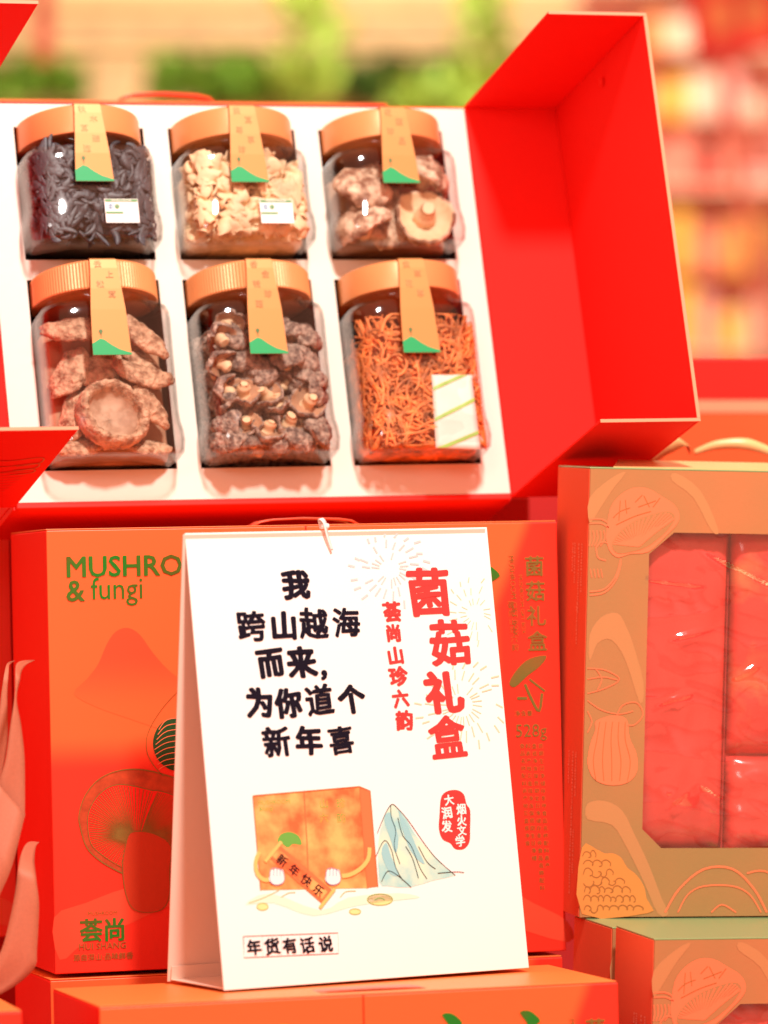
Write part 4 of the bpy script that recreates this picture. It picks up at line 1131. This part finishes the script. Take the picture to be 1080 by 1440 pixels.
# vacuum packs behind the film
def packm(x0, x1, z0, z1, seed):
    v = []; f = []; nx, nz = 18, 22
    for i in range(nx+1):
        for j in range(nz+1):
            u, w = i/nx, j/nz
            e = (1-(2*u-1)**6)*(1-(2*w-1)**6)
            y = .017-.010*e**.7+.004*noise.noise(Vector((u*5+seed, w*7, 0)))*e+.0016*noise.noise(Vector((u*14+seed, w*18, 0)))
            v.append((x0+(x1-x0)*u, y, z0+(z1-z0)*w))
    for i in range(nx):
        for j in range(nz):
            a = i*(nz+1)+j; f.append((a, a+nz+1, a+nz+2, a+1))
    return v, f
sx_ = RS.at(1034, 900)[0]; sz_ = RS.at(1060, 1064)[1]
for q, (x0, x1, z0, z1) in enumerate(((wx0-.006, sx_-.001, wz0-.006, wz1+.006), (sx_+.001, sx_+.11, wz0-.006, sz_-.001), (sx_+.001, sx_+.11, sz_+.001, wz1+.006), (sx_+.112, xr_+.006, wz0-.006, wz1+.006))):
    vv, ff = packm(x0, x1, z0, z1, q*5)
    o = mk('vacuum_pack', vv, ff, M['pack2' if q == 2 else 'pack'], rbx, True); o.modifiers.new('t', 'SOLIDIFY').thickness = .002
# prints (laid out from the topmost box)
def rp_(name, art, mt): return art.build(name, mt, rbx)
a = Art(RS, 1)
a.poly([(829, 893), (845, 868), (868, 862), (880, 880), (890, 905), (905, 960), (900, 990), (880, 930), (860, 900), (840, 905), (829, 930)], 3)
a.poly([(826, 1130), (850, 1126), (875, 1140), (893, 1175), (912, 1215), (930, 1262), (940, 1285), (925, 1285), (905, 1240), (880, 1190), (860, 1160), (826, 1152)], 3)
a.poly([(829, 700), (860, 672), (880, 664), (860, 690), (842, 718), (829, 735)], 3)
a.poly([(950, 665), (985, 690), (1010, 745), (1000, 746), (975, 700), (945, 676)], 3)
a.build_each('swoosh_print', M['swoosh'], rbx)
cap_o = [(852, 751), (858, 715), (872, 696), (891, 686), (911, 687), (930, 698), (947, 709), (955, 723), (952, 737), (936, 754), (912, 776), (886, 779), (869, 784), (858, 776), (853, 762)]
rp_('mushroom_print', Art(RS, 2).poly(cap_o, 3), M['oprint'])
rp_('mushroom_underside_print', Art(RS, 3).poly([(860, 768), (866, 754), (882, 739), (905, 727), (938, 719), (949, 727), (940, 744), (924, 759), (906, 771), (884, 777), (868, 778)], 3), M['olive'])
a = Art(RS, 4)
rim_ = smooth_pts([(860, 766), (866, 754), (882, 739), (905, 727), (938, 719), (949, 728)], False, 4)
for i in range(1, len(rim_), 1):
    p0 = rim_[i]; a.line([(898, 768), ((p0[0]+898)/2-2, (p0[1]+768)/2), (p0[0]*.96+898*.04, p0[1]*.96+768*.04)], 2.3, 3)
rp_('mushroom_gill_print', a, M['oprint'])
a = Art(RS, 3)
for q in ([(862, 728), (872, 719), (886, 714)], [(870, 732), (872, 704)], [(881, 722), (879, 703)], [(893, 706), (903, 696)], [(897, 713), (922, 704)], [(905, 697), (913, 713)], [(866, 738), (892, 726), (915, 719)], [(918, 713), (928, 700)]): a.line(q, 1.1, 3)
rp_('mushroom_line_print', a, M['olineprint'])
a = Art(RS, 2)
for r_ in (0, 6): a.line([(829, 736-r_), (845, 736-r_), (856, 742-r_)], 2)
a.line([(838, 770), (846, 762), (856, 764)], 2); a.line([(838, 770), (841, 784), (852, 788)], 2)
for q in range(5): a.line([(829+q*5, 746), (830+q*5, 758), (828+q*4, 768)], 1.5)
for r_ in (0, 5): a.line([(829, 832+r_), (850, 828+r_), (866, 810+r_), (873, 786+r_)], 2.2)
for q in range(4): a.line([(830+q*5, 800), (832+q*5, 812)], 1.2)
for q in ([(826, 940), (850, 942), (871, 955), (850, 968), (826, 975)], [(826, 955), (848, 952), (868, 956)], [(826, 985), (845, 998), (870, 1004), (890, 1000)], [(838, 941), (846, 955), (840, 970)], [(866, 1010), (875, 992), (895, 988), (904, 1005), (890, 1020), (874, 1016)], [(826, 1000), (832, 1015), (826, 1030)]): a.line(q, 1.5)
for q in range(2):
    a.line([(935+q*18, 1283), (955+q*12, 1250+q*8), (990, 1222+q*24), (1030, 1222+q*24), (1060-q*6, 1250+q*8), (1078-q*8, 1283)], 3-q, 4)
a.line([(1050, 1228), (1075, 1225), (1110, 1245), (1140, 1283)], 2.5); a.line([(1000, 1283), (1015, 1272), (1035, 1283)], 2)
rp_('line_print', a, M['oprint'])
gd = [(838, 1014), (862, 1006), (881, 1012), (885, 1037), (895, 1061), (895, 1086), (881, 1101), (856, 1104), (835, 1095), (826, 1073), (830, 1046), (837, 1027)]
rp_('gourd_print', Art(RS, 2).poly(gd, 4), M['oprint'])
a = Art(RS, 3)
for q in range(5):
    x = 843+q*9; a.line([(x, 1015), (x-4+q, 1040), (x-9+q*4, 1070), (x-5+q*2, 1098)], .9)
rp_('gourd_line_print', a, M['olineprint'])
mo = [(818, 1192), (838, 1194), (850, 1200), (862, 1200), (873, 1206), (882, 1220), (890, 1226), (898, 1234), (906, 1248), (909, 1263), (914, 1272), (911, 1284), (818, 1285)]
rp_('morel_print', Art(RS, 2).poly(mo, 3), M['yprint'])
a = Art(RS, 3); rnd = random.Random(3)
for r_ in range(7):       # brain-like folds: rows of scallops with curled ends
    y_ = 1203+r_*12.5; x_ = 818+rnd.uniform(0, 4); xe = 832+(y_-1192)*.86
    while x_ < xe-6:
        w_ = rnd.uniform(8, 15); h_ = rnd.uniform(4, 8)*(1 if rnd.random() < .75 else -1)
        pts = [(x_, y_+rnd.uniform(-1, 2)), (x_+w_*.2, y_-h_*.8), (x_+w_*.6, y_-h_), (x_+w_, y_-h_*.3), (x_+w_*.95, y_+h_*.3)]
        if rnd.random() < .4: pts.append((x_+w_*.7, y_+h_*.45))
        a.line(pts, 1.3, 4); x_ += w_*.9
rp_('morel_line_print', a, M['olineprint'])
# small print on the left side panel: columns of fine dashes
v = []; f = []
rnd = random.Random(9)
for (yc, zc, ln) in ((.012, .262, .034), (.019, .262, .05), (.028, .262, .028), (.014, .115, .03), (.021, .115, .06), (.030, .115, .022), (.020, .22, .03), (.033, .262, .02), (.016, .06, .03), (.022, .06, .045)):
    z = zc
    while z > zc-ln:
        l_ = rnd.uniform(.0012, .003); b = len(v); ww = rnd.choice((.0020, .0026, .0032))
        v += [(-.0008, yc, z), (-.0008, yc+ww, z), (-.0008, yc+ww, z-l_*.55), (-.0008, yc, z-l_*.55)]; f.append((b, b+1, b+2, b+3)); z -= l_
mk('small_print', v, f, mat('pale_small_print', (.86, .33, .20, 1), .6), rbx)['kind'] = 'stuff'
# clear flap and yellow loop on the top box are extra parts added after copying
r1 = copy_tree(rbx); r1.matrix_world = G @ pose(1.5, 1.0, 18, tuple(at(862, 1304, 3.154))) @ R_S @ Matrix.Translation((0, 0, -RH-.0012))
r1['label'] = 'window box under the topmost one, showing only a pale green top and side'
r2 = copy_tree(rbx); r2.matrix_world = G @ pose(1.5, 1.0, 17, tuple(at(921, 1320, 3.066))) @ R_S @ Matrix.Translation((0, 0, -RH-.0012))
r2['label'] = 'window box in the bottom right corner, in front of the stacked ones'
# top flap, slightly lifted, with a yellow loop handle
v = [(.02, .01, RH+.0016), (RW, .01, RH+.0016), (RW, RD, RH+.0062), (.045, RD, RH+.0062)]
o = mk('top_flap', v, [(0, 1, 2, 3)], M['yellowr'], rbx); o.modifiers.new('t', 'SOLIDIFY').thickness = .0008
ribbon_mesh('loop_handle', [(.078, .16, RH-.002), (.094, .155, RH+.010), (.108, .15, RH+.019), (.120, .15, RH+.020), (.128, .16, RH+.012)],
            [(.5, 0, -1), (.7, 0, -1), (.5, 0, -1), (.9, 0, -.6), (.6, 0, -1)], [.006, .016, .016, .010, .004], M['yellowr'], rbx, 8)
ribbon_mesh('loop_handle', [(.132, .16, RH+.012), (.148, .155, RH+.018), (.170, .15, RH+.019), (.195, .15, RH+.012), (.23, .16, RH+.004), (.26, .16, RH+.001)],
            [(.2, 0, -1), (.1, 0, -1), (0, 0, -1), (.2, 0, -1), (.2, 0, -1), (.2, 0, -1)], [.004, .007, .009, .007, .006, .005], M['yellowr'], rbx, 8)

# blurred boxes behind the right stack
def px_box(name, label, cat, x0, y0, x1, y1, y, d, mt, group=None, yaw=0, bevel=.003):
    a, b = at(x0, y1, y), at(x1, y0, y); w_, h_ = b.x-a.x, b.z-a.z
    return bx_thing(name, label, cat, Matrix.Translation(a) @ pose(0, 0, yaw, (0, 0, 0)), [((0, 0, 0), (w_, d, h_))], mt, group, bevel)
bt = thing('red_carton', 'blurred red carton with a peach band behind the right-hand window box', 'carton', Matrix.Translation(at(930, 660, 3.75)))
w_ = (1400-930)/FPX*3.75; s_ = 3.75/FPX
boxes('carton_body', [((0, 0, -.4), (w_, .2, 158*s_))], M['red'], bt, .002)
boxes('band', [((0, -.002, 80*s_), (w_, -.0003, 97*s_))], mat('peach_band', (.85, .38, .20, 1), .5), bt, 0)
boxes('lower_band', [((0, -.002, -.3), (w_, -.0003, 79*s_))], M['orange'], bt, 0)

# ------------------------------------------------------------------ ribbons at the left
def rib2(label, pairs, y0, y1, sub=6):
    n = len(pairs); v = []; f = []
    Ls = smooth_pts([p[0] for p in pairs], False, sub); Rs = smooth_pts([p[1] for p in pairs], False, sub); m_ = len(Ls)
    for i in range(m_):
        y = y0+(y1-y0)*min(1, i/(m_*.35))
        for q in range(5):
            u = q/4; px_ = Ls[i][0]*(1-u)+Rs[i][0]*u; py_ = Ls[i][1]*(1-u)+Rs[i][1]*u
            v.append(at(px_, py_, y+.0012*math.sin(u*3.1+i*.12)+.003*u))
    for i in range(m_-1):
        for q in range(4): a = i*5+q; f.append((a, a+1, a+6, a+5))
    o = mk('ribbon', v, f, M['ribbon'], None, True); o.matrix_world = G
    o.modifiers.new('thickness', 'SOLIDIFY').thickness = .0005
    return tag(o, label, 'ribbon', 'salmon ribbons hanging at the left')
rib2('wide salmon ribbon hanging beside the red side of the foil-lettered box', [((48, 928), (48.6, 929)), ((33, 929), (37, 935)), ((23, 934), (30, 944)), ((21.5, 950), (27, 958)), ((21, 978), (22.8, 984)), ((15, 1017), (29, 1019)), ((8, 1067), (34, 1062)), ((1, 1092), (35, 1108)), ((-2, 1104), (35, 1147))], 3.12, 3.04)
rib2('folded-over lower length of the wide salmon ribbon at the left edge', [((-6, 1099), (35.3, 1145)), ((-24, 1140), (17, 1217)), ((-52, 1180), (0, 1258)), ((-85, 1230), (-30, 1320))], 3.034, 3.02)
rib2('narrow shaded salmon ribbon at the very left edge', [((20, 929), (21, 930)), ((11, 932), (13, 935)), ((7, 942), (12, 944)), ((3, 967), (10, 972)), ((0, 992), (10, 1000)), ((-4, 1030), (10, 1039)), ((-8, 1080), (4, 1082)), ((-20, 1150), (-8, 1150))], 3.13, 3.10)
rib2('lower salmon ribbon curling down to the bottom left corner', [((53, 1184), (55, 1185)), ((39, 1185), (50, 1192)), ((31, 1197), (48, 1210)), ((26, 1218), (49.5, 1228)), ((22, 1251), (54, 1262)), ((15.5, 1285), (54.5, 1285)), ((5, 1327), (52, 1334)), ((-5, 1350), (49, 1360)), ((-20, 1375), (26, 1383)), ((-40, 1390), (0, 1399))], 3.11, 3.03)

# ------------------------------------------------------------------ far background: shop wall, produce shelf, hanging signs, snack boxes
bgm = {n: mat('far_'+n, c, .7, var=.25, vscale=14) for n, c in dict(beige=(.60, .42, .20, 1), tan=(.50, .36, .15, 1), green=(.12, .27, .008, 1), dgreen=(.05, .12, .006, 1), lime=(.36, .56, .06, 1), pink=(.80, .36, .30, 1), yellow=(.80, .48, .06, 1),
       orange=(.80, .30, .10, 1), red=(.78, .05, .04, 1), cream=(.80, .60, .42, 1), salmon=(.78, .24, .16, 1)).items()}
bx_thing('shop_wall', None, None, GR, [((-4, 13.4, -1.25), (5, 13.5, 3.4))], bgm['cream'], kind='structure', bevel=0)
sh = thing('produce_shelf', 'blurred beige produce shelf far behind the open gift box', 'shelf', Matrix.Translation(at(300, 150, 11.4)))
s8 = 11.4/FPX
for z0, z1, m_ in ((0, 6, 'tan'), (62, 82, 'tan'), (88, 118, 'beige'), (124, 150, 'tan')):
    boxes('shelf_board', [((-430*s8, .0, z0*s8), (520*s8, .35, z1*s8))], bgm[m_], sh, .004)
boxes('back_panel', [((-430*s8, .36, -.5), (520*s8, .39, 320*s8))], bgm['beige'], sh, 0)
boxes('upright', [((-175*s8, -.01, -.5), (-95*s8, .34, 61*s8))], bgm['beige'], sh, .004)

def leafy(name, label, x0, x1, y0, y1, y, mt, seed, n=160, group=None, sz=.062):
    rnd = random.Random(seed); v = []; f = []
    a, b = at(x0, y1, y), at(x1, y0, y); c0 = a
    for q in range(n):
        c = Vector((rnd.uniform(0, b.x-a.x), rnd.uniform(0, .18), rnd.uniform(0, b.z-a.z)))
        R_ = Euler((rnd.uniform(-1.2, 1.2), rnd.uniform(-1, 1), rnd.uniform(0, 6.28))).to_matrix(); s = sz*rnd.uniform(.6, 1.3); bb = len(v)
        for p in ((0, 0, 0), (.3, .1, .35), (.22, .15, .8), (0, 0, 1.05), (-.22, .15, .8), (-.3, .1, .35)): v.append(R_ @ (Vector(p)*s)+c)
        f += [(bb, bb+1, bb+2, bb+3), (bb, bb+3, bb+4, bb+5)]
    o = mk(name, v, f, mt, None, True); o.matrix_world = G @ Matrix.Translation(c0)
    return tag(o, label, 'vegetables', group, 'stuff')
leafy('leafy_greens', 'blurred dark green leafy vegetables at the far left', -60, 105, 90, 150, 11.0, bgm['green'], 1)
leafy('leafy_greens', 'blurred dark green leafy vegetables behind the top middle jar', 215, 420, 88, 150, 11.0, bgm['green'], 2, 300)
leafy('leafy_greens', 'blurred darker greens behind the gap between the upper jars', 440, 640, 95, 150, 11.0, bgm['dgreen'], 3, 300)
leafy('leafy_greens', 'bright lime green leaves standing up between the darker greens', 400, 468, -20, 150, 10.6, bgm['lime'], 4, 90)
leafy('leafy_greens', 'bright lime leaves just left of the open red door', 560, 700, 122, 175, 10.3, bgm['lime'], 5, 120)
leafy('leafy_greens', 'yellow-green leaves high beside the open red door', 655, 715, -20, 120, 10.7, bgm['lime'], 6, 90)
leafy('leafy_greens', 'darker greens next to the lime leaves by the open red door', 610, 720, 95, 130, 10.9, bgm['green'], 9, 60)
# hanging red sign with its cord
hs = thing('hanging_sign', 'blurred red hanging sign at the top right corner', 'sign', Matrix.Translation(at(978, 82, 8.4)) @ pose(0, -8, 0, (0, 0, 0)))
s6 = 8.4/FPX
boxes('board', [((0, 0, 0), (190*s6, .02, 190*s6))], bgm['red'], hs, .004)
boxes('panel_mark', [((25*s6, -.004, 28*s6), (60*s6, -.001, 80*s6)), ((75*s6, -.004, 28*s6), (110*s6, -.001, 80*s6))], bgm['orange'], hs, 0)
boxes('cord', [((30*s6, .005, -620*s6), (44*s6, .012, -.001))], bgm['salmon'], hs, 0)
hs2 = thing('hanging_sign', 'blurred small red hanging strip at the top left corner', 'sign', Matrix.Translation(at(48, 88, 8.0)))
boxes('board', [((0, 0, 0), (.036, .01, .16))], bgm['salmon'], hs2, .002)
# snack boxes on the far shelf at the right
ss_ = thing('snack_shelf', 'blurred pink and orange snack shelf far behind the right side', 'shelf', Matrix.Translation(at(820, 520, 11.0)))
s7 = 11.0/FPX
boxes('back_panel', [((0, .30, -1.0), (460*s7, .33, 640*s7))], bgm['pink'], ss_, 0)
for z in (20, 254, 540): boxes('shelf_board', [((0, 0, z*s7), (460*s7, .29, (z+6)*s7))], bgm['cream'], ss_, .002)
rows = [(395, 495, ['orange', 'yellow', 'pink', 'yellow', 'cream']), (275, 385, ['orange', 'yellow', 'salmon', 'orange', 'yellow']), (190, 262, ['salmon', 'salmon', 'red', 'salmon', 'pink']), (95, 168, ['orange', 'yellow', 'cream', 'pink', 'cream']), (0, 75, ['orange', 'cream', 'salmon', 'salmon', 'cream'])]
pos = ['lowest row', 'second row up', 'middle row', 'fourth row up', 'top row']
cnm = dict(yellow='yellow', cream='cream', pink='pink', orange='orange', salmon='salmon pink', red='red')
rnd = random.Random(12)
for r_, (y0, y1, cs_) in enumerate(rows):
    x = 905
    for c_, nm in enumerate(cs_):
        w1 = rnd.uniform(30, 44)
        px_box('snack_box', 'blurred %s snack box, number %s along the %s of the far shelf' % (cnm[nm], ('one', 'two', 'three', 'four', 'five')[c_], pos[r_]), 'box', x, y0+rnd.uniform(0, 50), x+w1-3, y1, 11.02, .20, bgm[nm], 'snack boxes on the far shelf')
        x += w1
